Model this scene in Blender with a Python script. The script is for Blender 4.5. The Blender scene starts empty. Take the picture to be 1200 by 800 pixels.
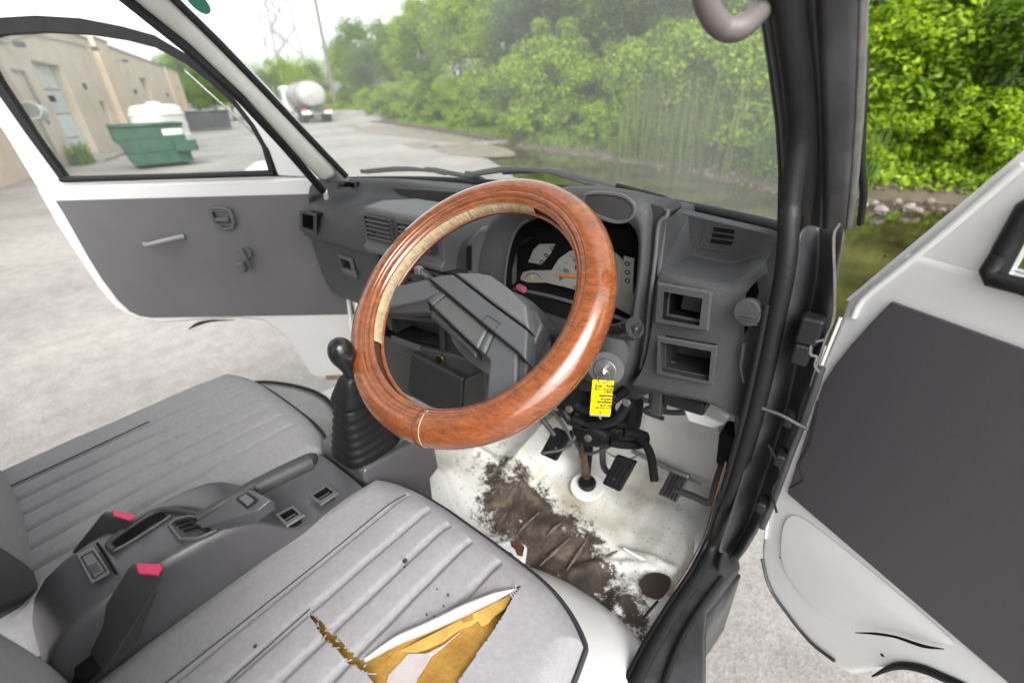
import bpy, math, random
import numpy as np
from mathutils import Vector, Matrix, noise
random.seed(7)
S = bpy.context.scene
COL = S.collection
R = math.radians
# ------------------------------------------------------------------ camera
CAM = np.array([.62, 0., 1.38]); F = 515.; YAW, PITCH, ROLL = 39.5, 29.1, -2.0
def cam_basis():
    y, p, r = R(YAW), R(PITCH), R(ROLL)
    f = np.array([-math.sin(y)*math.cos(p), math.cos(y)*math.cos(p), -math.sin(p)])
    Rt = np.array([math.cos(y), math.sin(y), 0.]); U = np.cross(Rt, f)
    return math.cos(r)*Rt+math.sin(r)*U, -math.sin(r)*Rt+math.cos(r)*U, f
BR, BU, BF = cam_basis()
cd = bpy.data.cameras.new('camera'); co = bpy.data.objects.new('camera', cd); COL.objects.link(co)
co.matrix_world = Matrix(((BR[0], BU[0], -BF[0], CAM[0]), (BR[1], BU[1], -BF[1], CAM[1]), (BR[2], BU[2], -BF[2], CAM[2]), (0, 0, 0, 1)))
cd.sensor_width = 36; cd.lens = 36*F/1200; cd.clip_start = .02; cd.clip_end = 2000
S.camera = co
cd.dof.use_dof = True; cd.dof.focus_distance = .62; cd.dof.aperture_fstop = 3.2
# ------------------------------------------------------------------ world, sun, exposure
SUN_EL, SUN_AZ = 42, 124      # azimuth clockwise from +Y
w = bpy.data.worlds.new("World"); S.world = w; w.use_nodes = True
nt = w.node_tree; nt.nodes.clear()
sky = nt.nodes.new('ShaderNodeTexSky'); sky.sky_type = 'NISHITA'; sky.sun_disc = False
sky.sun_elevation = R(SUN_EL); sky.sun_rotation = R(SUN_AZ); sky.dust_density = 4; sky.air_density = 1.2
hs = nt.nodes.new('ShaderNodeHueSaturation'); hs.inputs['Saturation'].default_value = .12; hs.inputs['Value'].default_value = 1.62
bg = nt.nodes.new('ShaderNodeBackground'); bg.inputs[1].default_value = .15
wo = nt.nodes.new('ShaderNodeOutputWorld')
nt.links.new(sky.outputs[0], hs.inputs['Color']); nt.links.new(hs.outputs[0], bg.inputs[0]); nt.links.new(bg.outputs[0], wo.inputs[0])
sl = bpy.data.lights.new('sun', 'SUN'); sl.energy = .55; sl.angle = R(40); sl.color = (1, .97, .93)
so = bpy.data.objects.new('sun', sl); COL.objects.link(so)
so.rotation_euler = (R(90-SUN_EL), 0, R(180-SUN_AZ))
S.view_settings.view_transform = 'Standard'; S.view_settings.look = 'None'
S.view_settings.exposure = .92; S.view_settings.gamma = 1
S.cycles.max_bounces = 10; S.cycles.transparent_max_bounces = 24; S.cycles.diffuse_bounces = 5
S.cycles.use_denoising = True
# ------------------------------------------------------------------ helpers
def V(*a): return np.array(a, float)
def A(px, py, x=None, y=None, z=None, P=None, n=None, off=0.):
    d = BF+BR*(px-600)/F-BU*(py-400)/F
    if x is not None: t = (x-CAM[0])/d[0]
    elif y is not None: t = (y-CAM[1])/d[1]
    elif z is not None: t = (z-CAM[2])/d[2]
    else:
        P = np.array(P, float)+np.array(n, float)*off
        t = ((P-CAM)@n)/(d@n)
    return CAM+d*t
def tag(o, label=None, cat=None, group=None, kind=None):
    if label: o['label'] = label
    if cat: o['category'] = cat
    if group: o['group'] = group
    if kind: o['kind'] = kind
    return o
def wpos(o):
    p = np.zeros(3)
    while o is not None: p = p+np.array(o.location); o = o.parent
    return p
def empty(name, loc, label=None, cat=None, group=None, parent=None):
    o = bpy.data.objects.new(name, None); COL.objects.link(o); o.empty_display_size = .05
    if parent: o.parent = parent; loc = np.array(loc)-wpos(parent)
    o.location = loc
    return tag(o, label, cat, group)
def mesh(name, verts, faces, mat, parent=None, smooth=True, bevel=0, seg=2, sub=0, solid=0, soff=0, mats=None, fm=None, origin=None, angle=40):
    verts = np.array(verts, float)
    c = verts.mean(0) if origin is None else np.array(origin, float)
    me = bpy.data.meshes.new(name); me.from_pydata((verts-c).tolist(), [], [list(map(int, f)) for f in faces]); me.update()
    for m in (mats or [mat]): me.materials.append(m)
    if fm is not None: me.polygons.foreach_set('material_index', np.array(fm, dtype=np.int32))
    if smooth:
        me.polygons.foreach_set('use_smooth', np.ones(len(me.polygons), dtype=bool))
        if bevel or not sub:
            try: me.set_sharp_from_angle(angle=R(angle))
            except Exception: pass
    o = bpy.data.objects.new(name, me); COL.objects.link(o)
    if parent is not None: o.parent = parent; o.location = c-wpos(parent)
    else: o.location = c
    if solid:
        m = o.modifiers.new('s', 'SOLIDIFY'); m.thickness = solid; m.offset = soff
    if bevel:
        m = o.modifiers.new('b', 'BEVEL'); m.width = bevel; m.segments = seg; m.limit_method = 'ANGLE'; m.angle_limit = R(30); m.harden_normals = True
    if sub:
        m = o.modifiers.new('u', 'SUBSURF'); m.levels = sub; m.render_levels = sub
    return o
def prism(name, pts, vec, mat, parent=None, bevel=.003, **k):
    p = np.array(pts, float); n = len(p); q = p+np.array(vec, float)
    f = [list(range(n)), list(range(2*n-1, n-1, -1))]+[[(i+1) % n, i, i+n, (i+1) % n+n] for i in range(n)]
    # outward orientation
    nn = np.zeros(3)
    for i in range(n): nn += np.cross(p[i]-p[0], p[(i+1) % n]-p[0])
    if nn@np.array(vec, float) > 0: f = [x[::-1] for x in f]
    return mesh(name, np.vstack([p, q]), f, mat, parent, bevel=bevel, **k)
def box(name, a, b, mat, parent=None, bevel=.003, **k):
    a, b = np.minimum(a, b), np.maximum(a, b)
    return prism(name, [(a[0], a[1], a[2]), (b[0], a[1], a[2]), (b[0], b[1], a[2]), (a[0], b[1], a[2])], (0, 0, b[2]-a[2]), mat, parent, bevel, **k)
def obox(name, c, ex, ey, ez, mat, parent=None, bevel=.003, **k):
    c, ex, ey, ez = [np.array(q, float) for q in (c, ex, ey, ez)]
    return prism(name, [c-ex-ey-ez, c+ex-ey-ez, c+ex+ey-ez, c-ex+ey-ez], 2*ez, mat, parent, bevel, **k)
def smoothpath(pts, n):
    p = [np.array(q, float) for q in pts]; out = []
    P = [2*p[0]-p[1]]+p+[2*p[-1]-p[-2]]
    for i in range(1, len(P)-2):
        for k in range(n):
            t = k/n; a, b, c, d = P[i-1], P[i], P[i+1], P[i+2]
            out.append(.5*((2*b)+(c-a)*t+(2*a-5*b+4*c-d)*t*t+(3*b-a-3*c+d)*t**3))
    out.append(p[-1]); return out
def tubegeo(pts, r, seg=10, closed=False, flat=1., up=None):
    pts = [np.array(p, float) for p in pts]; n = len(pts)
    rr = r if hasattr(r, '__len__') else [r]*n
    V_, F_ = [], []; prev = None
    for i in range(n):
        a = pts[i-1] if (i > 0 or closed) else pts[i]; b = pts[(i+1) % n] if (i < n-1 or closed) else pts[i]
        t = b-a; t = t/(np.linalg.norm(t)+1e-12)
        if prev is None:
            u = np.array(up, float) if up is not None else (V(0, 0, 1) if abs(t[2]) < .9 else V(1, 0, 0))
        else: u = prev
        u = u-t*(u@t); u /= np.linalg.norm(u)+1e-12; prev = u; v = np.cross(t, u)
        for k in range(seg):
            a_ = 2*math.pi*k/seg; V_.append(pts[i]+rr[i]*(math.cos(a_)*u+math.sin(a_)*v*flat))
    m = n if closed else n-1
    for i in range(m):
        for k in range(seg):
            j = (i+1) % n; F_.append([i*seg+k, i*seg+(k+1) % seg, j*seg+(k+1) % seg, j*seg+k])
    if not closed: F_.append(list(range(seg))[::-1]); F_.append([(n-1)*seg+k for k in range(seg)])
    return V_, F_
def tube(name, pts, r, mat, parent=None, seg=10, closed=False, smoothn=0, flat=1., up=None):
    if smoothn:
        if hasattr(r, '__len__'):
            m = len(pts); r = list(np.interp(np.linspace(0, m-1, (m-1)*smoothn+1), range(m), r))
        pts = smoothpath(pts, smoothn)
    v, f = tubegeo(pts, r, seg, closed, flat, up)
    return mesh(name, v, f, mat, parent, angle=60)
def grid(name, rows, mat, parent=None, closed=False, sub=0, solid=0, soff=0, flip=False, caps=False, **k):
    n = len(rows[0]); v = [p for r in rows for p in r]; f = []
    for i in range(len(rows)-1):
        for j in range(n if closed else n-1):
            q = [i*n+j, i*n+(j+1) % n, (i+1)*n+(j+1) % n, (i+1)*n+j]; f.append(q[::-1] if flip else q)
    if caps:
        f.append(list(range(n))[::-1] if not flip else list(range(n)))
        l = [(len(rows)-1)*n+j for j in range(n)]; f.append(l if not flip else l[::-1])
    return mesh(name, v, f, mat, parent, sub=sub, solid=solid, soff=soff, **k)
def disc(name, c, n, r, mat, parent=None, depth=.002, seg=20, bevel=0):
    c = np.array(c, float); n = np.array(n, float); n /= np.linalg.norm(n)
    u = np.cross(n, V(0, 0, 1) if abs(n[2]) < .9 else V(1, 0, 0)); u /= np.linalg.norm(u); v = np.cross(n, u)
    return prism(name, [c+r*(math.cos(t)*u+math.sin(t)*v) for t in np.linspace(0, 2*math.pi, seg, endpoint=False)], n*depth, mat, parent, bevel)
def text(name, s, size, org, xd, yd, mat, parent, align='LEFT', ext=0, bold=0):
    c = bpy.data.curves.new(name, 'FONT'); c.body = s; c.size = size; c.align_x = align; c.extrude = ext; c.resolution_u = 2; c.offset = size*bold
    t = bpy.data.objects.new('tmp_text', c); COL.objects.link(t)
    me = bpy.data.meshes.new_from_object(t.evaluated_get(bpy.context.evaluated_depsgraph_get()))
    bpy.data.objects.remove(t)
    me.name = name; me.materials.clear(); me.materials.append(mat)
    xd = np.array(xd, float); xd /= np.linalg.norm(xd); yd = np.array(yd, float); yd -= xd*(yd@xd); yd /= np.linalg.norm(yd); zd = np.cross(xd, yd)
    M = np.array([xd, yd, zd]).T
    co_ = np.empty(len(me.vertices)*3); me.vertices.foreach_get('co', co_); co_ = (co_.reshape(-1, 3)@M.T).ravel(); me.vertices.foreach_set('co', co_); me.update()
    o = bpy.data.objects.new(name, me); COL.objects.link(o); o.parent = parent; o.location = np.array(org)-wpos(parent)
    return o
# ------------------------------------------------------------------ materials
def nodes(m): return m.node_tree.nodes, m.node_tree.links
def mat(name, col, rough=.5, metal=0, grain=0, gscale=600, var=0, vscale=8, col2=None, coat=0, spec=.5, trans=0, detail=4, vthr=None, sheen=0, grain2=0, g2scale=20):
    m = bpy.data.materials.new(name); m.use_nodes = True; N, L = nodes(m); b = N['Principled BSDF']
    b.inputs['Roughness'].default_value = rough; b.inputs['Metallic'].default_value = metal
    b.inputs['Coat Weight'].default_value = coat; b.inputs['Specular IOR Level'].default_value = spec; b.inputs['Coat Roughness'].default_value = .08
    b.inputs['Sheen Weight'].default_value = sheen
    b.inputs['Base Color'].default_value = (*col, 1)
    tc = N.new('ShaderNodeNewGeometry')
    if var or col2:
        n = N.new('ShaderNodeTexNoise'); n.inputs['Scale'].default_value = vscale; n.inputs['Detail'].default_value = detail; n.inputs['Roughness'].default_value = .65
        L.new(tc.outputs['Position'], n.inputs['Vector'])
        r = N.new('ShaderNodeValToRGB'); c2 = col2 or tuple(c*(1-var) for c in col)
        lo, hi = vthr or (.35, .65)
        r.color_ramp.elements[0].position = lo; r.color_ramp.elements[1].position = hi
        r.color_ramp.elements[0].color = (*c2, 1); r.color_ramp.elements[1].color = (*col, 1)
        L.new(n.outputs[0], r.inputs[0]); L.new(r.outputs[0], b.inputs['Base Color'])
    if grain:
        g = N.new('ShaderNodeTexNoise'); g.inputs['Scale'].default_value = gscale; g.inputs['Detail'].default_value = 2
        L.new(tc.outputs['Position'], g.inputs['Vector'])
        bp = N.new('ShaderNodeBump'); bp.inputs['Strength'].default_value = grain; bp.inputs['Distance'].default_value = .0015
        L.new(g.outputs[0], bp.inputs['Height']); L.new(bp.outputs[0], b.inputs['Normal'])
        if grain2:
            g2 = N.new('ShaderNodeTexNoise'); g2.inputs['Scale'].default_value = g2scale; g2.inputs['Detail'].default_value = 3; L.new(tc.outputs['Position'], g2.inputs['Vector'])
            b2 = N.new('ShaderNodeBump'); b2.inputs['Strength'].default_value = grain2; b2.inputs['Distance'].default_value = .02
            L.new(g2.outputs[0], b2.inputs['Height']); L.new(bp.outputs[0], b2.inputs['Normal']); L.new(b2.outputs[0], b.inputs['Normal'])
    return m
M = {}
M['dash'] = mat('dash_plastic', (.056, .057, .061), .46, grain=.8, gscale=700, var=.22, vscale=9, detail=10)
M['dashd'] = mat('dash_dark_plastic', (.03, .03, .032), .5, grain=.3, gscale=900, var=.3, vscale=30)
M['con'] = mat('console_plastic', (.10, .10, .105), .45, grain=.4, gscale=900, var=.12, vscale=15)
M['cons'] = mat('console_light_plastic', (.088, .086, .092), .30, grain=.2, gscale=900, var=.14, vscale=15, spec=.7)
M['paintw'] = mat('clean_white_paint', (.84, .84, .83), .32, coat=.4, var=.08, vscale=14)
M['scrape'] = mat('scraped_floor_paint', (.20, .165, .13), .6, var=.6, vscale=60)
M['cond'] = mat('console_dark_plastic', (.05, .049, .05), .5, grain=.3, gscale=700, var=.2, vscale=15)
M['panel'] = mat('door_card_vinyl', (.125, .12, .125), .55, grain=.5, gscale=420, var=.13, vscale=6, detail=9)
M['handle'] = mat('door_hardware_plastic', (.10, .10, .105), .45, var=.1)
M['paint'] = mat('white_paint', (.70, .70, .69), .28, coat=.5, var=.06, vscale=5)
M['paintd'] = mat('dirty_white_paint', (.80, .80, .78), .4, var=.16, vscale=9, vthr=(.3, .55), coat=.2)
M['trim'] = mat('cream_pillar_trim', (.62, .62, .58), .55, grain=.2, gscale=400, var=.08, vscale=20)
M['blk'] = mat('black_rubber', (.011, .011, .012), .5, spec=.35, grain=.3, gscale=300, var=.3, vscale=40)
M['blkg'] = mat('black_gloss', (.02, .02, .021), .25)
M['pit'] = mat('recess_shade_black', (.008, .008, .008), .85, spec=.12)  # near black; also stands in for shade inside flat slots and creases
M['jamb'] = mat('jamb_black_paint', (.028, .028, .03), .42, grain=.25, gscale=60, var=.45, vscale=14, col2=(.06, .06, .065), coat=.1)
M['chrome'] = mat('metal', (.6, .6, .62), .25, metal=1)
M['steel'] = mat('dull_steel', (.35, .34, .33), .45, metal=.8, var=.3, vscale=50)
M['rust'] = mat('rust_brown', (.11, .05, .025), .85, var=.5, vscale=70, grain=.4, gscale=200)
M['fabric'] = mat('seat_fabric', (.315, .308, .318), .95, grain=.55, gscale=1100, var=.15, vscale=150, sheen=.15, detail=14, grain2=.07, g2scale=35)
M['piping'] = mat('seat_piping', (.035, .035, .038), .6)
M['foam'] = mat('seat_foam', (.42, .24, .045), .85, grain=1, gscale=170, col2=(.26, .13, .02), var=.3, vscale=14)
M['foam2'] = mat('seat_foam_light', (.55, .35, .08), .85, grain=.4, gscale=400, var=.25, vscale=40)
M['cloth'] = mat('cloth_backing', (.45, .41, .40), .9, grain=.5, gscale=900, var=.12, vscale=60)
M['cream'] = mat('cream_leather', (.50, .39, .24), .65, grain=.8, gscale=130, var=.25, vscale=60)
M['rimbr'] = mat('dark_brown_core', (.10, .045, .028), .4, var=.4, vscale=50)
M['red'] = mat('red_button', (.62, .03, .10), .35, var=.15, vscale=90)
M['white'] = mat('white_plastic', (.75, .75, .74), .5)
M['gauge'] = mat('gauge_face', (.38, .37, .35), .6)
M['ink'] = mat('black_ink', (.015, .015, .015), .6)
M['orange'] = mat('needle_orange', (.85, .22, .03), .5)
M['yellow'] = mat('tag_yellow', (.78, .62, .0), .7, spec=.1)
M['blue'] = mat('mark_blue', (.02, .35, .55), .5)
M['green'] = mat('sticker_green', (.02, .28, .20), .5)
M['lever'] = mat('wheel_spoke_plastic', (.072, .076, .082), .42, grain=.5, gscale=900, var=.15, vscale=25)
M['grab'] = mat('grab_handle_plastic', (.13, .112, .108), .5, var=.1)
# wood wheel cover
m = mat('wood_grain_vinyl', (.42, .13, .035), .22, coat=1); N, L = nodes(m); b = N['Principled BSDF']
tc = N.new('ShaderNodeTexCoord'); mp = N.new('ShaderNodeMapping'); mp.inputs['Scale'].default_value = (1, 1, 3)
n1 = N.new('ShaderNodeTexNoise'); n1.inputs['Scale'].default_value = 48; n1.inputs['Detail'].default_value = 8; n1.inputs['Distortion'].default_value = .8; n1.inputs['Roughness'].default_value = .7
r1 = N.new('ShaderNodeValToRGB'); e = r1.color_ramp.elements; e[0].position = .3; e[0].color = (.10, .030, .010, 1); e[1].position = .74; e[1].color = (.31, .095, .026, 1)
x = e.new(.5); x.color = (.20, .058, .018, 1)
n2 = N.new('ShaderNodeTexNoise'); n2.inputs['Scale'].default_value = 420; n2.inputs['Detail'].default_value = 3
r2 = N.new('ShaderNodeValToRGB'); r2.color_ramp.elements[0].position = .30; r2.color_ramp.elements[0].color = (.35, .35, .35, 1); r2.color_ramp.elements[1].position = .42
mx = N.new('ShaderNodeMixRGB'); mx.blend_type = 'MULTIPLY'; mx.inputs[0].default_value = .8
L.new(tc.outputs['Object'], mp.inputs[0]); L.new(mp.outputs[0], n1.inputs[0]); L.new(mp.outputs[0], n2.inputs[0]); L.new(n1.outputs[0], r1.inputs[0]); L.new(n2.outputs[0], r2.inputs[0])
L.new(r1.outputs[0], mx.inputs[1]); L.new(r2.outputs[0], mx.inputs[2]); L.new(mx.outputs[0], b.inputs['Base Color']); b.inputs['Coat Roughness'].default_value = .06
bp = N.new('ShaderNodeBump'); bp.inputs['Strength'].default_value = .05; bp.inputs['Distance'].default_value = .001; L.new(n1.outputs[0], bp.inputs['Height']); L.new(bp.outputs[0], b.inputs['Normal'])
M['wood'] = m
# dirty footwell paint: cream paint, dark grime shaped by noise around a centre line
m = mat('footwell_paint', (.66, .65, .60), .45, coat=.15); N, L = nodes(m); b = N['Principled BSDF']
g = N.new('ShaderNodeNewGeometry'); sx = N.new('ShaderNodeSeparateXYZ'); L.new(g.outputs['Position'], sx.inputs[0])
def mth(op, a, b_, N=N, L=L):
    q = N.new('ShaderNodeMath'); q.operation = op
    for i, v in enumerate((a, b_)):
        if isinstance(v, (int, float)): q.inputs[i].default_value = v
        elif v is not None: L.new(v, q.inputs[i])
    return q.outputs[0]
dx = mth('MULTIPLY', mth('SUBTRACT', sx.outputs[0], .28), 3.9); dy = mth('MULTIPLY', mth('SUBTRACT', mth('SUBTRACT', sx.outputs[1], .515), mth('MULTIPLY', mth('SUBTRACT', sx.outputs[0], .27), -.25)), 9.5)
dd = mth('SQRT', mth('ADD', mth('MULTIPLY', dx, dx), mth('MULTIPLY', dy, dy)), None)
n1 = N.new('ShaderNodeTexNoise'); n1.inputs['Scale'].default_value = 22; n1.inputs['Detail'].default_value = 9; n1.inputs['Roughness'].default_value = .72; L.new(g.outputs['Position'], n1.inputs[0])
n5 = N.new('ShaderNodeTexNoise'); n5.inputs['Scale'].default_value = 130; n5.inputs['Detail'].default_value = 6; n5.inputs['Roughness'].default_value = .8; L.new(g.outputs['Position'], n5.inputs[0])
f_ = mth('ADD', mth('ADD', dd, mth('MULTIPLY', mth('SUBTRACT', n1.outputs[0], .5), 2.3)), mth('MULTIPLY', mth('SUBTRACT', n5.outputs[0], .5), 1.15))
r1 = N.new('ShaderNodeValToRGB'); r1.color_ramp.elements[0].position = .72; r1.color_ramp.elements[0].color = (1, 1, 1, 1); r1.color_ramp.elements[1].position = 1.30; r1.color_ramp.elements[1].color = (0, 0, 0, 1)
L.new(f_, r1.inputs[0])
n2 = N.new('ShaderNodeTexNoise'); n2.inputs['Scale'].default_value = 16; n2.inputs['Detail'].default_value = 8; n2.inputs['Roughness'].default_value = .7; n2.inputs['Distortion'].default_value = .8; L.new(g.outputs['Position'], n2.inputs[0])
r2 = N.new('ShaderNodeValToRGB'); e = r2.color_ramp.elements; e[0].position = .30; e[0].color = (.022, .017, .014, 1); e[1].position = .74; e[1].color = (.22, .165, .12, 1); x = e.new(.5); x.color = (.062, .045, .035, 1)
L.new(n2.outputs[0], r2.inputs[0])
n3 = N.new('ShaderNodeTexNoise'); n3.inputs['Scale'].default_value = 7; n3.inputs['Detail'].default_value = 8; L.new(g.outputs['Position'], n3.inputs[0])
r3 = N.new('ShaderNodeValToRGB'); e = r3.color_ramp.elements; e[0].position = .28; e[0].color = (.42, .38, .29, 1); e[1].position = .50; e[1].color = (.80, .80, .76, 1); L.new(n3.outputs[0], r3.inputs[0])
mx = N.new('ShaderNodeMixRGB'); L.new(r1.outputs[0], mx.inputs[0]); L.new(r3.outputs[0], mx.inputs[1]); L.new(r2.outputs[0], mx.inputs[2])
n4 = N.new('ShaderNodeTexNoise'); n4.inputs['Scale'].default_value = 160; n4.inputs['Detail'].default_value = 4; L.new(g.outputs['Position'], n4.inputs[0])
r4 = N.new('ShaderNodeValToRGB'); e = r4.color_ramp.elements; e[0].position = .30; e[0].color = (.15, .12, .1, 1); e[1].position = .36; e[1].color = (1, 1, 1, 1); L.new(n4.outputs[0], r4.inputs[0])
m4 = N.new('ShaderNodeMixRGB'); m4.blend_type = 'MULTIPLY'; m4.inputs[0].default_value = .7; L.new(mx.outputs[0], m4.inputs[1]); L.new(r4.outputs[0], m4.inputs[2]); L.new(m4.outputs[0], b.inputs['Base Color'])
rr = N.new('ShaderNodeMapRange'); rr.inputs['To Min'].default_value = .4; rr.inputs['To Max'].default_value = .85; L.new(r1.outputs[0], rr.inputs[0]); L.new(rr.outputs[0], b.inputs['Roughness'])
bp = N.new('ShaderNodeBump'); bp.inputs['Strength'].default_value = .5; bp.inputs['Distance'].default_value = .003; L.new(n2.outputs[0], bp.inputs['Height']); L.new(bp.outputs[0], b.inputs['Normal'])
M['floor'] = m
def glassmat(name, veil, tint=(1, 1, 1), nscale=3):
    m = bpy.data.materials.new(name); m.use_nodes = True; N, L = nodes(m); N.clear()
    o = N.new('ShaderNodeOutputMaterial'); t = N.new('ShaderNodeBsdfTransparent'); t.inputs[0].default_value = (*tint, 1)
    gl = N.new('ShaderNodeBsdfGlossy'); gl.inputs['Roughness'].default_value = .02
    d = N.new('ShaderNodeBsdfDiffuse'); d.inputs[0].default_value = (.9, .9, .88, 1); tl = N.new('ShaderNodeBsdfTranslucent'); tl.inputs[0].default_value = (.9, .9, .88, 1)
    md = N.new('ShaderNodeMixShader'); md.inputs[0].default_value = .75; L.new(d.outputs[0], md.inputs[1]); L.new(tl.outputs[0], md.inputs[2])
    g = N.new('ShaderNodeNewGeometry'); n = N.new('ShaderNodeTexNoise'); n.inputs['Scale'].default_value = nscale; n.inputs['Detail'].default_value = 5; L.new(g.outputs['Position'], n.inputs[0])
    mr = N.new('ShaderNodeMapRange'); mr.inputs[1].default_value = .3; mr.inputs[2].default_value = .7; mr.inputs[3].default_value = veil*.75; mr.inputs[4].default_value = veil*1.25; L.new(n.outputs[0], mr.inputs[0])
    m1 = N.new('ShaderNodeMixShader'); L.new(mr.outputs[0], m1.inputs[0]); L.new(t.outputs[0], m1.inputs[1]); L.new(md.outputs[0], m1.inputs[2])
    fr = N.new('ShaderNodeFresnel'); fr.inputs[0].default_value = 1.35
    m2 = N.new('ShaderNodeMixShader'); L.new(fr.outputs[0], m2.inputs[0]); L.new(m1.outputs[0], m2.inputs[1]); L.new(gl.outputs[0], m2.inputs[2]); L.new(m2.outputs[0], o.inputs[0])
    return m
M['glass'] = glassmat('dusty_glare_glass', .145, (.95, .98, .96))  # pale veil carries painted glare and haze besides real dirt
M['dglass'] = glassmat('side_glass', .015, (.93, .96, .95))

def cut(o, pts, vec, back=(0, 0, 0)):
    """open a real hole in o where the prism pts + vec passes"""
    c = prism('cutter', [np.array(p)-np.array(vec)*.5 for p in pts], np.array(vec, float)*1.5, None, None, 0, smooth=False)
    m = o.modifiers.new('cut', 'BOOLEAN'); m.operation = 'DIFFERENCE'; m.object = c; m.solver = 'EXACT'
    dg = bpy.context.evaluated_depsgraph_get(); dg.update()
    me = bpy.data.meshes.new_from_object(o.evaluated_get(dg)); old = o.data; o.modifiers.clear(); me.name = old.name; o.data = me
    bpy.data.objects.remove(c)

from mathutils.bvhtree import BVHTree
def hitter(o):
    """returns f(px, py, lift): the point of o's surface on that sight line, lifted towards the viewer"""
    dg = bpy.context.evaluated_depsgraph_get(); dg.update(); e = o.evaluated_get(dg); me = e.to_mesh(); w_ = wpos(o)
    t = BVHTree.FromPolygons([tuple(np.array(q.co)+w_) for q in me.vertices], [tuple(p.vertices) for p in me.polygons]); e.to_mesh_clear()
    def f(px, py, lift=.0008):
        d = BF+BR*(px-600)/F-BU*(py-400)/F; d = d/np.linalg.norm(d); r = t.ray_cast(Vector(CAM), Vector(d))
        p = np.array(r[0]) if r[0] is not None else A(px, py, y=.6)
        n = np.array(r[1]) if r[0] is not None else -d
        if n@d > 0: n = -n
        return p+n*lift
    return f
def onsurf(name, f, px, mat_, parent, lift=.0008, th=.0006):
    p = [f(x_, y_, lift) for x_, y_ in px]; n = np.cross(p[1]-p[0], p[-1]-p[0]); n /= np.linalg.norm(n)
    if n@(CAM-p[0]) < 0: n = -n
    return prism(name, p, -n*th, mat_, parent, 0)

# ================================================================== OUTSIDE
def st(o): return tag(o, kind='structure')
rnd = np.random.RandomState(11)
# ground: concrete and worn asphalt
m = mat('worn_concrete_ground', (.46, .44, .42), .85); N, L = nodes(m); b = N['Principled BSDF']
g = N.new('ShaderNodeNewGeometry')
n1 = N.new('ShaderNodeTexNoise'); n1.inputs['Scale'].default_value = .35; n1.inputs['Detail'].default_value = 9; n1.inputs['Roughness'].default_value = .62
n2 = N.new('ShaderNodeTexVoronoi'); n2.inputs['Scale'].default_value = 115
n3 = N.new('ShaderNodeTexNoise'); n3.inputs['Scale'].default_value = 9; n3.inputs['Detail'].default_value = 6
for q in (n1, n2, n3): L.new(g.outputs['Position'], q.inputs['Vector'])
r1 = N.new('ShaderNodeValToRGB'); e = r1.color_ramp.elements; e[0].position = .36; e[0].color = (.24, .226, .21, 1); e[1].position = .60; e[1].color = (.375, .354, .333, 1); x = e.new(.47); x.color = (.31, .292, .275, 1); L.new(n1.outputs[0], r1.inputs[0])
m1 = N.new('ShaderNodeMixRGB'); m1.blend_type = 'MULTIPLY'; m1.inputs[0].default_value = .55; L.new(r1.outputs[0], m1.inputs[1])
r2 = N.new('ShaderNodeValToRGB'); r2.color_ramp.elements[0].color = (.45, .43, .42, 1); r2.color_ramp.elements[1].position = .9; L.new(n2.outputs['Color'], r2.inputs[0]); L.new(r2.outputs[0], m1.inputs[2])
m2 = N.new('ShaderNodeMixRGB'); m2.blend_type = 'MULTIPLY'; m2.inputs[0].default_value = .35; L.new(m1.outputs[0], m2.inputs[1])
r3 = N.new('ShaderNodeValToRGB'); r3.color_ramp.elements[0].position = .3; r3.color_ramp.elements[0].color = (.5, .48, .46, 1); r3.color_ramp.elements[1].position = .6; L.new(n3.outputs[0], r3.inputs[0]); L.new(r3.outputs[0], m2.inputs[2]); L.new(m2.outputs[0], b.inputs['Base Color'])
bp = N.new('ShaderNodeBump'); bp.inputs['Strength'].default_value = .35; bp.inputs['Distance'].default_value = .004; L.new(n2.outputs['Distance'], bp.inputs['Height']); L.new(bp.outputs[0], b.inputs['Normal'])
M['ground'] = m
bankx = [(14, 3.6), (9, 6.4), (5, 7.9), (2, 8.25), (.6, 8.05), (-.6, 8.1), (-1.9, 9.4), (-3.4, 10.1), (-5.5, 10.9), (-7.6, 11.7), (-10, 13.0), (-14, 15.2), (-19.5, 17.9), (-28, 21.8), (-41, 27), (-56, 33), (-80, 43)]
near = [(14, 1.6), (6, 2.5), (2.2, 2.7), (.2, 3.5), (-1.5, 4.3), (-3.2, 5.7), (-4.6, 7.1), (-6.4, 8.6), (-8.4, 10.2), (-9.6, 11.3)]
bx_ = np.array(bankx)[::-1]
def banky(x): return float(np.interp(x, bx_[:, 0], bx_[:, 1]))
nx_ = np.array(near)[::-1]
def neary(x): return float(np.interp(x, nx_[:, 0], nx_[:, 1]))
gxs = np.unique(np.concatenate([np.linspace(-30, 14, 89), np.linspace(-900, -30, 30), np.linspace(14, 900, 20)]))
gys = np.unique(np.concatenate([np.linspace(-6, 26, 97), np.linspace(26, 900, 30), np.linspace(-900, -6, 20)]))
def gz(x, y):
    z = 0.
    if -10.5 < x < 16:
        a, c = neary(x), banky(x)
        if y > a-.3 and y < c+.2: z = -.25*min(1, (y-a+.3)/.6, (c+.2-y)/.4)
    by = banky(x)
    if y > by+.2: z = min(3.2, .06+(y-by-.2)*.16+max(0, (y-by-2.2))*.35)+.05*noise.noise(Vector((x*1.3, y*1.3, 0)))
    return z
st(grid('ground', [[V(x, y, gz(x, y)) for x in gxs] for y in gys], M['ground']))
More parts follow.
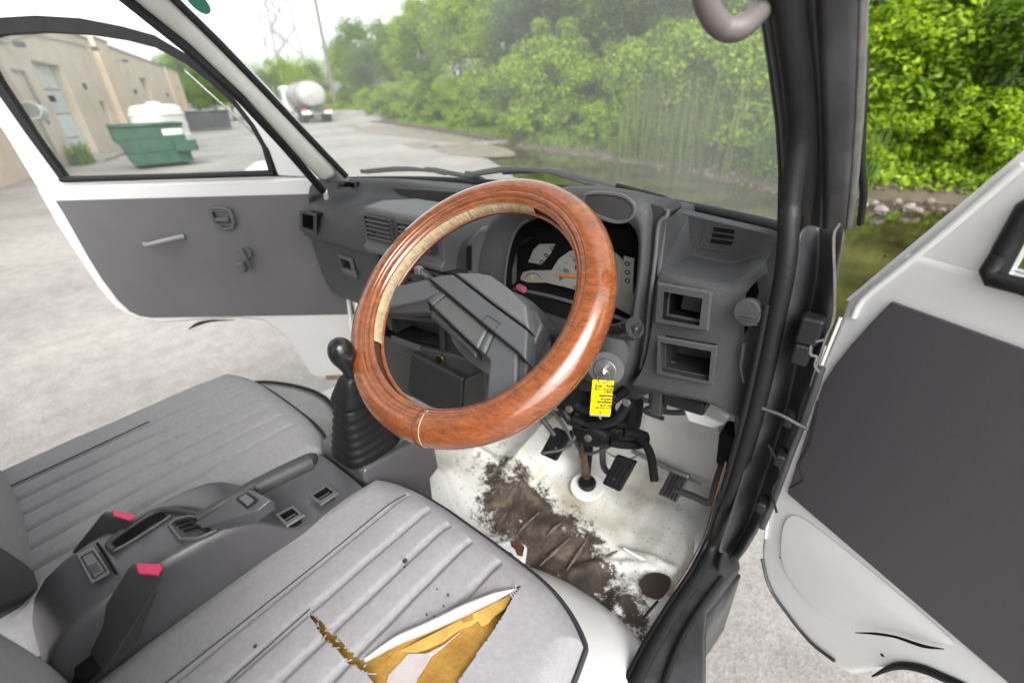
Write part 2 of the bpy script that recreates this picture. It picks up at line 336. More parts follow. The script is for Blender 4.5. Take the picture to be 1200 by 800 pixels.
# bank soil sheet over the ground beyond the water
M['soil'] = mat('bank_soil', (.10, .075, .055), .95, grain=.8, gscale=25, col2=(.05, .055, .022), vscale=2.5, var=.3)
bxs = np.linspace(-80, 14, 220)
st(grid('bank', [[V(x, banky(x)+d, gz(x, banky(x)+d)+.05+(.05 if 0 < d < 1 else 0)*abs(noise.noise(Vector((x*2, d*3, 1))))) for x in bxs] for d in (-.45, -.2, .1, .35, .7, 1.2, 2, 3, 4.5, 7, 11, 18)], M['soil']))
# water
m = bpy.data.materials.new('pond_water'); m.use_nodes = True; N, L = nodes(m); b = N['Principled BSDF']
b.inputs['Base Color'].default_value = (.045, .042, .022, 1); b.inputs['Roughness'].default_value = .06; b.inputs['Specular IOR Level'].default_value = .6
g = N.new('ShaderNodeNewGeometry'); n1 = N.new('ShaderNodeTexNoise'); n1.inputs['Scale'].default_value = 3; n1.inputs['Detail'].default_value = 4; L.new(g.outputs['Position'], n1.inputs[0])
bp = N.new('ShaderNodeBump'); bp.inputs['Strength'].default_value = .10; bp.inputs['Distance'].default_value = .05; L.new(n1.outputs[0], bp.inputs['Height']); L.new(bp.outputs[0], b.inputs['Normal'])
n2 = N.new('ShaderNodeTexNoise'); n2.inputs['Scale'].default_value = 1.1; n2.inputs['Detail'].default_value = 7; L.new(g.outputs['Position'], n2.inputs[0])
r1 = N.new('ShaderNodeValToRGB'); e = r1.color_ramp.elements; e[0].position = .4; e[0].color = (.022, .020, .009, 1); e[1].position = .65; e[1].color = (.075, .064, .028, 1); L.new(n2.outputs[0], r1.inputs[0]); L.new(r1.outputs[0], b.inputs['Base Color'])
M['water'] = m
wx = np.linspace(-10.2, 15.5, 60)
st(grid('pond_water', [[V(x, (neary(x)-.25)*(1-t)+(banky(x)+.15)*t, -.035) for x in wx] for t in np.linspace(0, 1, 6)], M['water'], flip=False))
M['wet'] = mat('wet_mud', (.15, .118, .09), .45, col2=(.26, .225, .19), vscale=2.2, var=.3, detail=8)
for q_ in (((412, 150), (450, 147), (500, 151), (545, 158), (562, 165), (520, 166), (470, 160), (430, 156)), ((505, 172), (545, 168), (585, 172), (604, 182), (560, 184), (520, 180)), ((470, 168), (500, 166), (515, 171), (490, 175)), ((395, 146), (420, 146), (418, 149), (398, 149))):
    pts_ = smoothpath([A(x_, y_, z=.006) for x_, y_ in q_+q_[:1]], 4)[:-1]
    st(prism('wet_patch', pts_, (0, 0, .003), M['wet'], None, 0))
# rubble along the water line
def rockmesh(r, seed, flat=.6):
    rs = np.random.RandomState(seed); v = []; f = []
    nl, ns = 4, 6
    v.append(V(0, 0, r*flat))
    for i in range(1, nl):
        for k in range(ns):
            a, p = 2*math.pi*(k+.5*(i % 2))/ns, math.pi*i/nl; q = r*(.75+.45*rs.rand())
            v.append(V(q*math.sin(p)*math.cos(a), q*math.sin(p)*math.sin(a)*.8, q*math.cos(p)*flat))
    v.append(V(0, 0, -r*flat))
    for k in range(ns): f.append([0, 1+k, 1+(k+1) % ns])
    for i in range(nl-2):
        for k in range(ns): f.append([1+i*ns+k, 1+(i+1)*ns+k, 1+(i+1)*ns+(k+1) % ns, 1+i*ns+(k+1) % ns])
    l = len(v)-1
    for k in range(ns): f.append([l, 1+(nl-2)*ns+(k+1) % ns, 1+(nl-2)*ns+k])
    return v, f
rv, rf = [], []
for k in range(1500):
    x = rnd.uniform(-9, 7); y = banky(x)+rnd.normal(.12, .22)
    if k % 5 == 0: x = rnd.uniform(-24, -8); y = banky(x)+rnd.normal(-.3, .5)
    v, f = rockmesh(rnd.uniform(.012, .05), k); o_ = len(rv); z = max(-.03, gz(x, y)+.02)
    rv += [p+V(x, y, z) for p in v]; rf += [[i+o_ for i in q] for q in f]
tag(mesh('rubble', rv, rf, mat('rubble_stone', (.15, .115, .09), .9, var=.6, vscale=9), smooth=False), kind='stuff')
rmats = [mat('pale_rock', (.24, .19, .165), .9, var=.35, vscale=12), mat('pale_block', (.26, .23, .21), .85, var=.3, vscale=10)]
proto = []
for s in range(5):
    v, f = rockmesh(.13, 100+s, .55); proto.append(mesh('rock', v, f, rmats[s % 2], smooth=False, origin=(0, 0, 0)))
spots = [(846, 196), (858, 204), (880, 206), (838, 192), (905, 212), (790, 187), (770, 184), (672, 172), (640, 172), (700, 177), (1052, 236), (1066, 243), (1090, 236), (1024, 238), (1076, 246), (1104, 246), (1033, 246), (820, 190), (1012, 240), (742, 182)]
for i, (px, py) in enumerate(spots):
    src = proto[i % 5]; o = src if i < 5 else src.copy()
    if i >= 5: COL.objects.link(o)
    p = A(px, py, z=.02); o.location = p; s = rnd.uniform(.35, .8)*(1.2 if i in (10, 7, 8) else 1); o.scale = (s, s*.8, s); o.rotation_euler = (0, 0, rnd.uniform(0, 6))
    tag(o, 'pale broken rock lying along the muddy edge of the pond', 'rock', 'rocks along the water line')
# ---- foliage ----------------------------------------------------------
def leafmat(name, cols, rough=.55):
    m = bpy.data.materials.new(name); m.use_nodes = True; N, L = nodes(m); N.clear()
    o = N.new('ShaderNodeOutputMaterial'); g = N.new('ShaderNodeNewGeometry'); r = N.new('ShaderNodeValToRGB'); e = r.color_ramp.elements
    e[0].position = 0; e[0].color = (*cols[0], 1); e[1].position = 1; e[1].color = (*cols[-1], 1)
    for i, c in enumerate(cols[1:-1]): q = e.new((i+1)/(len(cols)-1)); q.color = (*c, 1)
    L.new(g.outputs['Random Per Island'], r.inputs[0])
    b = N.new('ShaderNodeBsdfPrincipled'); b.inputs['Roughness'].default_value = rough; b.inputs['Specular IOR Level'].default_value = .35; t = N.new('ShaderNodeBsdfTranslucent')
    hs_ = N.new('ShaderNodeHueSaturation'); hs_.inputs['Hue'].default_value = .485; hs_.inputs['Value'].default_value = 1.6; L.new(r.outputs[0], hs_.inputs['Color'])
    L.new(r.outputs[0], b.inputs['Base Color']); L.new(hs_.outputs[0], t.inputs[0])
    mx = N.new('ShaderNodeMixShader'); mx.inputs[0].default_value = .42; L.new(b.outputs[0], mx.inputs[1]); L.new(t.outputs[0], mx.inputs[2]); L.new(mx.outputs[0], o.inputs[0])
    return m
LM = [leafmat('leaf_bright_green', [(.035, .08, .004), (.14, .26, .010), (.27, .41, .014), (.38, .52, .03)]),
      leafmat('leaf_mid_green', [(.025, .065, .005), (.10, .20, .012), (.17, .29, .02)]),
      leafmat('leaf_grey_green', [(.05, .10, .035), (.09, .15, .055), (.13, .20, .075)])]
M['bark'] = mat('bark', (.10, .08, .06), .9, grain=.8, gscale=40, var=.4, vscale=20)
def crown(seed, rx, ry, rz, n, leaf, mat_, nclump=34, name='crown', zc=0., droop=.3):
    rs = np.random.RandomState(seed)
    # clump centres inside an uneven ellipsoid
    d = rs.normal(size=(nclump, 3)); d /= np.linalg.norm(d, axis=1)[:, None]; rad = rs.uniform(.25, 1., nclump)**.55
    cc = d*rad[:, None]*V(rx, ry, rz)*rs.uniform(.8, 1.15, (nclump, 1)); cr_ = rs.uniform(.16, .34, nclump)*min(rx, rz)*1.25
    ci = rs.randint(0, nclump, n); dd = rs.normal(size=(n, 3)); dd /= np.linalg.norm(dd, axis=1)[:, None]
    rr2 = rs.uniform(.35, 1, n)**.5
    p = cc[ci]+dd*rr2[:, None]*cr_[ci][:, None]*V(1.15, 1.15, .75); p[:, 2] += zc
    nrm = dd*.8+V(0, 0, .9)+rs.normal(size=(n, 3))*.45; nrm /= np.linalg.norm(nrm, axis=1)[:, None]
    u = np.cross(nrm, rs.normal(size=(n, 3))); u /= np.linalg.norm(u, axis=1)[:, None]; v_ = np.cross(nrm, u)
    s = (leaf*rs.uniform(.55, 1.25, n))[:, None]
    a = p-u*s; c = p+u*s-nrm*s*droop; b_ = p+v_*s*.48; e_ = p-v_*s*.48
    verts = np.stack([a, b_, c, e_], 1).reshape(-1, 3)
    me = bpy.data.meshes.new(name); me.vertices.add(len(verts)); me.vertices.foreach_set('co', verts.ravel())
    me.loops.add(4*n); me.loops.foreach_set('vertex_index', np.arange(4*n, dtype=np.int32)); me.polygons.add(n)
    me.polygons.foreach_set('loop_start', np.arange(0, 4*n, 4, dtype=np.int32)); me.polygons.foreach_set('loop_total', np.full(n, 4, dtype=np.int32))
    me.update(calc_edges=True); me.materials.append(mat_); return me
def trunkmesh(seed, h, r, spread, nb):
    rs = np.random.RandomState(seed); Vv, Ff = [], []
    def add(pts, rr):
        v, f = tubegeo(pts, rr, 6); o_ = len(Vv); Vv.extend(v); Ff.extend([[i+o_ for i in q] for q in f])
    main = [V(0, 0, -.3), V(rs.uniform(-.1, .1), 0, h*.4), V(rs.uniform(-.25, .25), rs.uniform(-.2, .2), h*.95)]; add(smoothpath(main, 4), list(np.linspace(r, r*.3, 9)))
    for k in range(nb):
        t = rs.uniform(.15, .8); a = rs.uniform(0, 6.28); s = main[1]*min(1, t*2)*.9; s = V(main[1][0]*t*2, 0, h*t); e_ = s+V(math.cos(a)*spread*rs.uniform(.4, .9), math.sin(a)*spread*rs.uniform(.4, .9), h*rs.uniform(.15, .4))
        add([s, (s+e_)/2+V(0, 0, -.05), e_], [r*.45, r*.3, r*.12])
    me = bpy.data.meshes.new('trunk'); me.from_pydata([tuple(p) for p in Vv], [], Ff); me.materials.append(M['bark']); me.update(); return me
kinds = {}
# name: (crown list, trunk)
def mk(key, specs, tr): kinds[key] = ([crown(*s) for s in specs], tr)
mk('shrub', [(1+i, .95, .75, .62, 8500, .048, LM[0], 46, 'crown', .55) for i in range(3)], trunkmesh(1, .7, .03, .6, 7))
mk('bush', [(20+i, 1.5, 1.2, 1.25, 15000, .056, LM[i % 2], 60, 'crown', 1.45) for i in range(4)], trunkmesh(2, 1.9, .05, .9, 8))
mk('tree', [(40+i, 2.1, 1.8, 2.3, 19000, .075, LM[(0, 1, 0, 2)[i]], 70, 'crown', 3.4) for i in range(4)], trunkmesh(3, 4.4, .10, 1.5, 10))
def plant(kind, x, y, s, rz, label, cat, group, var, z=None, name=None):
    cr_, tr_ = kinds[kind]; z = gz(x, y) if z is None else z
    e_ = empty(name or {'shrub': 'shrub', 'bush': 'bush', 'tree': 'tree'}[kind], (x, y, z), label, cat, group); e_.rotation_euler = (0, 0, rz); e_.scale = (s, s, s*rnd.uniform(.9, 1.15))
    for nm, me in (('trunk', tr_), ('crown', cr_[var % len(cr_)])):
        o = bpy.data.objects.new(nm, me); COL.objects.link(o); o.parent = e_
rows_ = []
def alongbank(x0, x1, d, step, kind, smin, smax, label, cat, group, jx=.3):
    x = x0; i = 0
    while x > x1:
        xx = x+rnd.uniform(-jx, jx); y = banky(xx)+d+rnd.uniform(-.25, .25)*step
        plant(kind, xx, y, rnd.uniform(smin, smax), rnd.uniform(0, 6.28), label, cat, group, i+rnd.randint(0, 3)); i += 1
        x -= step*(1+max(0, (-x-8))*.055)*rnd.uniform(.85, 1.15)
alongbank(9.5, -6, .85, .75, 'shrub', .55, .85, 'low leafy shrub in the tangle at the water edge', 'shrub', 'shrubs along the bank')
alongbank(-6, -60, 1.0, 1.5, 'shrub', .7, 1.1, 'low shrub beside the far road verge', 'shrub', 'shrubs along the road verge')
alongbank(10, -62, 2.1, 1.7, 'bush', .75, 1.05, 'dense green bush in the hedge behind the pond', 'bush', 'bushes behind the bank')
alongbank(11, -64, 4.4, 2.3, 'tree', .78, 1.05, 'leafy tree in the green wall behind the pond', 'tree', 'trees behind the bank')
alongbank(10, -70, 7.6, 3.6, 'tree', 1.05, 1.35, 'tall leafy tree at the back of the green wall', 'tree', 'tall trees at the back')
for i, (px, d_, s) in enumerate(((340, 75, 1.1), (322, 70, .9), (306, 78, 1.0), (288, 66, .9), (270, 60, 1.0), (250, 58, .95), (356, 90, 1.3), (232, 64, 1.2), (215, 70, 1.2), (375, 95, 1.3))):
    dr = A(px, 122, y=50)-CAM; dr[2] = 0; dr /= np.linalg.norm(dr); p = CAM+dr*d_
    plant('tree', p[0], p[1], s, i, 'bright tree closing the far end of the yard', 'tree', 'trees at the end of the yard', i, z=0)
# ground cover: small leaves on the bank
def scatter_blades(name, n, fx_, mat_, hmin, hmax, wd, lean=.35, kind='stuff', seg=2):
    vs = np.zeros((n, 6, 3)); 
    for i in range(n):
        x, y, z = fx_(); h = rnd.uniform(hmin, hmax); a = rnd.uniform(0, 6.28); c_, s_ = math.cos(a), math.sin(a); l = rnd.normal(0, lean)*h; l2 = rnd.uniform(0, 6.28); w_ = wd*rnd.uniform(.6, 1.3)
        for j, t in enumerate((0, .55, 1)):
            ww = w_*(1, .8, .05)[j]; cx_, cy_ = x+l*t*t*math.cos(l2), y+l*t*t*math.sin(l2)
            vs[i, j*2] = (cx_-c_*ww, cy_-s_*ww, z+h*t*(1-.15*t)); vs[i, j*2+1] = (cx_+c_*ww, cy_+s_*ww, z+h*t*(1-.15*t))
    f = []
    for i in range(n): o_ = i*6; f += [[o_, o_+1, o_+3, o_+2], [o_+2, o_+3, o_+5, o_+4]]
    return tag(mesh(name, vs.reshape(-1, 3), f, mat_, smooth=False), kind=kind)
def onbank(x0, x1, d0, d1):
    def q():
        x = rnd.uniform(x0, x1); y = banky(x)+rnd.uniform(d0, d1); return x, y, max(-.04, gz(x, y))
    return q
scatter_blades('grass', 12000, onbank(-26, .5, .15, 1.4), LM[0], .10, .34, .010)
scatter_blades('reeds', 420, onbank(-4.7, -1.6, -.05, .7), leafmat('reed_green', [(.09, .15, .03), (.16, .22, .06), (.24, .26, .10)]), .7, 2.2, .010, .12)
scatter_blades('tall_grass', 500, onbank(-2.6, .6, .1, .8), leafmat('reed_green_short', [(.09, .16, .03), (.14, .22, .05)]), .5, 1.2, .012, .2)
# leafy creepers on the slope to the right
me = crown(77, 1, 1, 1, 10, .05, LM[0])
def slopeleaves(n, seed, x0, x1, d0, d1, mt):
    rs = np.random.RandomState(seed); P = []
    for i in range(n):
        x = rs.uniform(x0, x1); d_ = rs.uniform(d0, d1); y = banky(x)+d_; P.append((x, y, gz(x, y)+rs.uniform(.0, .22)))
    P = np.array(P); nn = rs.normal(size=(n, 3))*.4+V(0, -.5, .9); nn /= np.linalg.norm(nn, axis=1)[:, None]; u = np.cross(nn, rs.normal(size=(n, 3))); u /= np.linalg.norm(u, axis=1)[:, None]; v_ = np.cross(nn, u); s = rs.uniform(.025, .06, (n, 1))
    q = np.stack([P-u*s, P+v_*s*.55, P+u*s, P-v_*s*.55], 1).reshape(-1, 3)
    return mesh('ground_cover', q, np.arange(4*n).reshape(-1, 4), mt, smooth=False)
tag(slopeleaves(32000, 5, -5, 9, .22, 3.0, LM[0]), kind='stuff')
tag(slopeleaves(9000, 6, -28, -5, .3, 2.2, LM[1]), kind='stuff')
# ---- building ---------------------------------------------------------
M['stucco'] = mat('tan_stucco', (.66, .56, .465), .9, grain=.4, gscale=80, var=.16, vscale=1.3)
M['stucco2'] = mat('orange_stucco', (.68, .54, .41), .9, grain=.4, gscale=80, var=.14, vscale=1.0)
M['metal_door'] = mat('grey_metal_door', (.66, .69, .70), .5, var=.2, vscale=2.2)
Bp0, Bp1 = V(-15.3, 1.35, 0), V(-45.5, 15.6, 0); bd = (Bp1-Bp0)/np.linalg.norm(Bp1-Bp0); bn = V(bd[1], -bd[0], 0); bn = bn if bn@(CAM-Bp0) > 0 else -bn
bn[2] = 0; bn /= np.linalg.norm(bn)
def BPt(u, z, w=0.): return Bp0+bd*u+V(0, 0, z)+bn*w
def bpx(px, py, w=0.):
    p = A(px, py, P=Bp0+bn*w, n=bn); return float((p-Bp0)@bd), float(p[2])
blg = empty('industrial_building', BPt(10, 0), 'long low tan stucco industrial building with garage doors', 'building')
HB = 3.78
def wallwithholes(u0, u1, z1, holes, w, m, th=.35):
    holes = sorted(holes); u = u0
    def blk(a, b_, c, d):
        if b_-a > .02 and d-c > .02: prism('wall', [BPt(a, c, w), BPt(b_, c, w), BPt(b_, d, w), BPt(a, d, w)], -bn*th, m, blg, 0)
    for (a, b_, c, d) in holes:
        blk(u, a, 0, z1); blk(a, b_, d, z1); blk(a, b_, 0, c); u = b_
    blk(u, u1, 0, z1)
def paneldoor(a, b_, c, d, w, n_, name='garage_door'):
    root = empty(name, BPt((a+b_)/2, c, w), parent=blg)
    for k in range(n_):
        z0_, z1_ = c+(d-c)*k/n_, c+(d-c)*(k+1)/n_-.03
        prism('panel', [BPt(a, z0_, w), BPt(b_, z0_, w), BPt(b_, z1_, w), BPt(a, z1_, w)], -bn*.05, M['metal_door'], root, .01)
    return root

# block A (near), pier, block B (far)
wallwithholes(-14, 10.3, HB, [(3.85, 6.05, 0, 2.68), (8.6, 9.25, .25, 1.7)], 0, M['stucco'])
wallwithholes(10.3, 12.2, HB+.06, [], .22, M['stucco2'], .5)
wallwithholes(12.2, 26.3, HB+.03, [(17.5, 19.1, 0, 2.85)], -.04, M['stucco'])
wallwithholes(26.3, 31.4, HB-.02, [(28.6, 29.7, 0, 2.8)], .08, M['stucco2'])
prism('side_wall', [BPt(31.4, 0, .08), BPt(31.4, 0, -14), BPt(31.4, HB-.02, -14), BPt(31.4, HB-.02, .08)], bd*-.3, M['stucco'], blg, 0)
prism('roof', [BPt(-14, HB-.25, -.36), BPt(31.1, HB-.25, -.36), BPt(31.1, HB-.25, -14), BPt(-14, HB-.25, -14)], (0, 0, .1), mat('roof_felt', (.12, .12, .12), .9), blg, 0)
for a, b_, w, z in ((-14, 10.3, .02, HB), (10.3, 12.2, .24, HB+.06), (12.2, 26.3, -.02, HB+.03), (26.3, 31.4, .10, HB-.02)):
    obox('parapet_cap', BPt((a+b_)/2, z+.03, w-.17), bd*(b_-a)/2, bn*.21, V(0, 0, .035), mat('cap_metal', (.36, .30, .25), .6, var=.2, vscale=4), blg, .004)
paneldoor(3.85, 6.05, 0, 2.68, -.25, 4)
obox('door_window', BPt(4.95, 1.75, -.24), bd*.22, bn*.012, V(0, 0, .08), M['pit'], blg, 0)
obox('door_threshold', BPt(4.95, .04, .25), bd*1.25, bn*.45, V(0, 0, .05), M['ground'], blg, .01)
paneldoor(17.5, 19.1, 0, 2.85, -.3, 4); paneldoor(28.6, 29.7, 0, 2.8, -.2, 4)
dd_ = empty('door', BPt(8.9, .9, -.2), parent=blg)
prism('panel', [BPt(8.6, .25, -.2), BPt(9.25, .25, -.2), BPt(9.25, 1.7, -.2), BPt(8.6, 1.7, -.2)], -bn*.05, M['metal_door'], dd_, .01)
disc('handle', BPt(9.15, .95, -.19), bn, .04, M['steel'], dd_, .04, 8)
for u, z in ((2.6, 2.95), (9.6, 3.45), (13.9, 3.35)):
    fl = empty('wall_light', BPt(u, z, .2), parent=blg)
    obox('lamp_arm', BPt(u, z, .12), bd*.03, bn*.14, V(0, 0, .03), M['steel'], fl, .004)
    obox('lamp_head', BPt(u, z-.03, .30), bd*.13, bn*.09, V(0, 0, .06), M['cond'], fl, .02)
tube('conduit', [BPt(-2, 2.75, .03), BPt(1.6, 2.85, .03), BPt(2.6, 2.95, .03), BPt(4.8, 3.35, .03), BPt(9.6, 3.5, .03)], .015, M['steel'], blg, seg=5)
tube('conduit', [BPt(2.2, 2.35, .04), BPt(2.9, 2.35, .04), BPt(2.9, 1.6, .04), BPt(2.9, 1.1, .04)], .03, M['steel'], blg, seg=6)
for u in (7.6, 15.2, 24): obox('wall_vent', BPt(u, 2.15, .02), bd*.10, bn*.03, V(0, 0, .09), M['cond'], blg, .004)
# propane / white tank leaning on the wall
tk = empty('gas_meter_tank', BPt(2.45, 1.2, .35), 'round grey meter tank fixed beside the grey garage door', 'tank')
tube('drum', [BPt(1.35, 1.45, .3), BPt(1.75, 1.38, .3)], .2, M['metal_door'], tk, seg=18)
tube('pipe', [BPt(1.55, 1.3, .3), BPt(1.55, 0, .3)], .03, M['steel'], tk, seg=6)
for u in (1.35, 1.75): disc('drum_end', BPt(u, 1.45-(u-1.35)/.4*.07, .3), bd if u > 1.5 else -bd, .18, M['steel'], tk, .03, 18)
# weeds at the wall
scatter_blades('weeds', 160, lambda: tuple(BPt(rnd.uniform(2.9, 3.6), 0, rnd.uniform(.05, .5))), LM[1], .25, .8, .02)
# ---- green dumpster ---------------------------------------------------
dmp = empty('dumpster', A(190, 196, z=0), 'dark green steel dumpster with a sloped front standing in the yard', 'dumpster')
dl, dr = A(159, 200, z=0), A(230, 193, z=0); ax_ = dr-dl; ax_[2] = 0; Wd = np.linalg.norm(ax_); ax_ /= Wd; dn = V(-ax_[1], ax_[0], 0); dn = dn if dn@(CAM-dl) < 0 else -dn
M['dgreen'] = mat('dumpster_green', (.014, .078, .042), .5, var=.35, vscale=4, grain=.2, gscale=30)
Q = lambda u, z, w: dl+ax_*u+V(0, 0, z)+dn*w
zt = 1.02
fr_ = [Q(.03, .10, 0), Q(Wd-.02, .10, 0), Q(Wd-.02, .45, -.05), Q(Wd-.02, .62, -.05), Q(Wd-.02, zt, -.0), Q(-.16, zt, 0), Q(-.16, .66, 0), Q(-.07, .56, 0), Q(-.03, .42, 0)]
prism('side_plate', fr_, dn*.04, M['dgreen'], dmp, .01)
prism('side_plate', [p+dn*1.3 for p in fr_], dn*.04, M['dgreen'], dmp, .01)
prism('front_plate', [Q(-.14, zt, .02), Q(-.14, .64, .02), Q(-.05, .52, .02), Q(.04, .10, .02)]+[Q(.08, .10, .02), Q(-.01, .54, .02), Q(-.10, .66, .02), Q(-.10, zt, .02)], dn*1.3, M['dgreen'], dmp, .004)
prism('rear_plate', [Q(Wd-.06, .1, .02), Q(Wd-.02, .1, .02), Q(Wd-.02, zt, .02), Q(Wd-.06, zt, .02)], dn*1.3, M['dgreen'], dmp, .004)
prism('floor_plate', [Q(.1, .12, .02), Q(Wd, .12, .02), Q(Wd, .12, 1.3), Q(.1, .12, 1.3)], (0, 0, .04), M['dgreen'], dmp, 0)
tube('top_rim', [Q(-.16, zt, -.02), Q(Wd, zt+.0, -.02), Q(Wd, zt, 1.33), Q(-.16, zt, 1.33)], .035, M['dgreen'], dmp, closed=True, seg=6)
for z_ in (.40, .72): tube('stiffener', [Q(-.1, z_, -.01), Q(Wd, z_, -.01)], .012, M['dgreen'], dmp, seg=6)
for u in (.3, .8, 1.3): 
    if u < Wd: tube('stiffener', [Q(u, .12, -.01), Q(u, zt, -.01)], .011, M['dgreen'], dmp, seg=6)
obox('lift_pocket', Q(Wd*.93, .50, -.12), ax_*.26, dn*.10, V(0, 0, .13), M['dgreen'], dmp, .01)
obox('label_plate', Q(Wd*.80, .82, -.02), ax_*.22, dn*.01, V(0, 0, .09), M['white'], dmp, .004)
# white tank / van-like body behind
pc = CAM+(A(190, 150, y=8)-CAM)/np.linalg.norm((A(190, 150, y=8)-CAM))*22.; pc[2] = 0
wt = empty('water_tank', pc, 'white rounded plastic water tank standing behind the green dumpster', 'tank')
ux2 = V(.80, .60, 0); uy2 = V(-.60, .80, 0)
rows = []
for z, k in ((.12, .9), (.16, .98), (.5, 1), (1.15, 1), (1.33, .97), (1.46, .88), (1.52, .70), (1.54, .02)):
    rows.append([pc+ux2*.60*k*np.sign(math.cos(t))*abs(math.cos(t))**.5+uy2*.85*k*np.sign(math.sin(t))*abs(math.sin(t))**.5+V(0, 0, z) for t in np.linspace(0, 2*math.pi, 32, endpoint=False)])
grid('tank_shell', rows, M['paint'], wt, closed=True, sub=1)
for z in (.5, .85, 1.2): tube('moulded_rib', [pc+ux2*.61*np.sign(math.cos(t))*abs(math.cos(t))**.5+uy2*.86*np.sign(math.sin(t))*abs(math.sin(t))**.5+V(0, 0, z) for t in np.linspace(0, 2*math.pi, 32, endpoint=False)], .02, M['white'], wt, closed=True, seg=6)
box('pallet', pc+V(-.6, -.6, 0), pc+V(.6, .6, .12), M['bark'], wt, .01)
disc('tank_cap', pc+V(0, 0, 1.535), (0, 0, 1), .22, M['white'], wt, .06, 18, .01)
# dark container further back
def atpix(px, py, dist):
    d = A(px, py, y=50)-CAM; d[2] = 0; d /= np.linalg.norm(d); p = CAM+d*dist; p[2] = 0; return p, d
pb, db = atpix(246, 150, 38); sx2 = V(db[1], -db[0], 0)
bx2 = empty('waste_container', pb, 'dark grey open container at the far end of the building', 'container')
prism('container_body', [pb+sx2*a+V(0, 0, z) for a, z in ((-1.25, .12), (1.25, .12), (1.35, 1.1), (-1.45, 1.15))], db*1.6, mat('container_dark', (.055, .055, .06), .6, var=.4, vscale=3), bx2, .04)
tube('container_rim', [pb+sx2*a+V(0, 0, 1.13)+db*b_ for a, b_ in ((-1.45, -.02), (1.36, -.02), (1.36, 1.6), (-1.45, 1.6))], .05, M['cond'], bx2, closed=True, seg=6)
for a in (-.7, 0, .7): obox('container_rib', pb+sx2*a+V(0, 0, .6)-db*.03, sx2*.04, db*.03, V(0, 0, .48), M['cond'], bx2, .01)
# ---- tank truck -------------------------------------------------------
pt, dt = atpix(372, 135, 43); st_ = V(dt[1], -dt[0], 0)
tt = empty('tank_truck', pt, 'pale grey tank truck parked far down the road', 'truck')
ax3 = dt*.97+st_*-.22; ax3 /= np.linalg.norm(ax3); sd3 = V(ax3[1], -ax3[0], 0)
def TT(a, s_, z): return pt+ax3*a+sd3*s_+V(0, 0, z)
M['tank'] = mat('tank_grey', (.40, .39, .375), .45, var=.25, vscale=1.5)
rows = []
for a, k in ((0, .02), (.05, .75), (.25, .95), (.6, 1), (5.4, 1), (5.75, .95), (6.0, .7), (6.05, .02)):
    rows.append([TT(a, 1.15*k*math.cos(t), 2.0+.98*k*math.sin(t)) for t in np.linspace(0, 2*math.pi, 24, endpoint=False)])
grid('tank', rows, M['tank'], tt, closed=True, sub=1)
for a in (1.4, 3, 4.6): tube('tank_band', [TT(a, 1.165*math.cos(t), 2.0+.995*math.sin(t)) for t in np.linspace(0, 2*math.pi, 24, endpoint=False)], .03, M['steel'], tt, closed=True, seg=5)
obox('chassis', TT(3.6, 0, .95), ax3*4.4, sd3*.5, V(0, 0, .12), M['cond'], tt, .02)
obox('rear_bumper', TT(-.05, 0, .75), ax3*.08, sd3*1.15, V(0, 0, .14), M['white'], tt, .02)
for s_ in (-.95, .95): obox('tail_light', TT(-.14, s_, .95), ax3*.02, sd3*.14, V(0, 0, .08), M['red'], tt, .01)
obox('mudguard', TT(.8, 0, 1.02), ax3*.9, sd3*1.2, V(0, 0, .05), M['cond'], tt, .02)
obox('cab', TT(7.2, 0, 1.75), ax3*.9, sd3*1.15, V(0, 0, 1.05), M['paint'], tt, .12)
obox('cab_window', TT(7.3, -1.15, 2.15), ax3*.5, sd3*.03, V(0, 0, .38), M['glass'], tt, .02)
for a in (.5, 1.5, 6.9):
    for s_ in (-1, 1): tube('wheel', [TT(a, s_*.72, .5), TT(a, s_*1.1, .5)], .5, M['blk'], tt, seg=18)
pw, dw_ = atpix(352, 134, 46)
# ---- utility poles, pylons and wires ----------------------------------
def pole(px, dist, h, r, lab, arms=1):
    p, d = atpix(px, 120, dist); s_ = V(d[1], -d[0], 0)
    e_ = empty('utility_pole', p, lab, 'utility pole')
    tube('shaft', [p, p+V(0, 0, h)], [r, r*.7], mat('weathered_pole', (.16, .14, .12), .9), e_, seg=8)
    for k in range(arms): obox('cross_arm', p+V(0, 0, h-1-k*1.2)-d*r, s_*1.2, d*.06, V(0, 0, .07), M['cond'], e_, 0)
    return p, h
pa = pole(393, 62, 19, .22, 'tall dark utility pole right of the tank truck', 2)
pc_ = pole(447, 70, 9.5, .14, 'short slim pole poking above the distant trees', 0)
M['lattice'] = mat('galvanised_lattice', (.26, .26, .26), .6)
def pylon(px, dist, h, wb_, lab):
    p, d = atpix(px, 120, dist); s_ = V(d[1], -d[0], 0); e_ = empty('lattice_pylon', p, lab, 'pylon')
    def cn(k, t): 
        a = (V(0, 0, 0)+s_*(1 if k in (0, 3) else -1)+d*(1 if k in (0, 1) else -1))*wb_*(1-t*.85); return p+a+V(0, 0, h*t)
    for k in range(4): tube('leg', [cn(k, 0), cn(k, 1)], .22, M['lattice'], e_, seg=4)
    v, f = [], []
    for i in range(9):
        t0, t1 = i/9, (i+1)/9
        for k in range(4):
            for a, b_ in ((cn(k, t0), cn((k+1) % 4, t1)), (cn((k+1) % 4, t0), cn(k, t1))):
                g, q = tubegeo([a, b_], .11, 4); o_ = len(v); v += g; f += [[j+o_ for j in x_] for x_ in q]
    tag(mesh('bracing', v, f, M['lattice'], e_), kind='stuff')
    for t in (.72, .84, .96): obox('cross_arm', p+V(0, 0, h*t), s_*h*.13, d*.15, V(0, 0, .15), M['lattice'], e_, 0)
    return p
pylon(352, 120, 46, 3.2, 'pale lattice pylon nearest the dark utility pole')
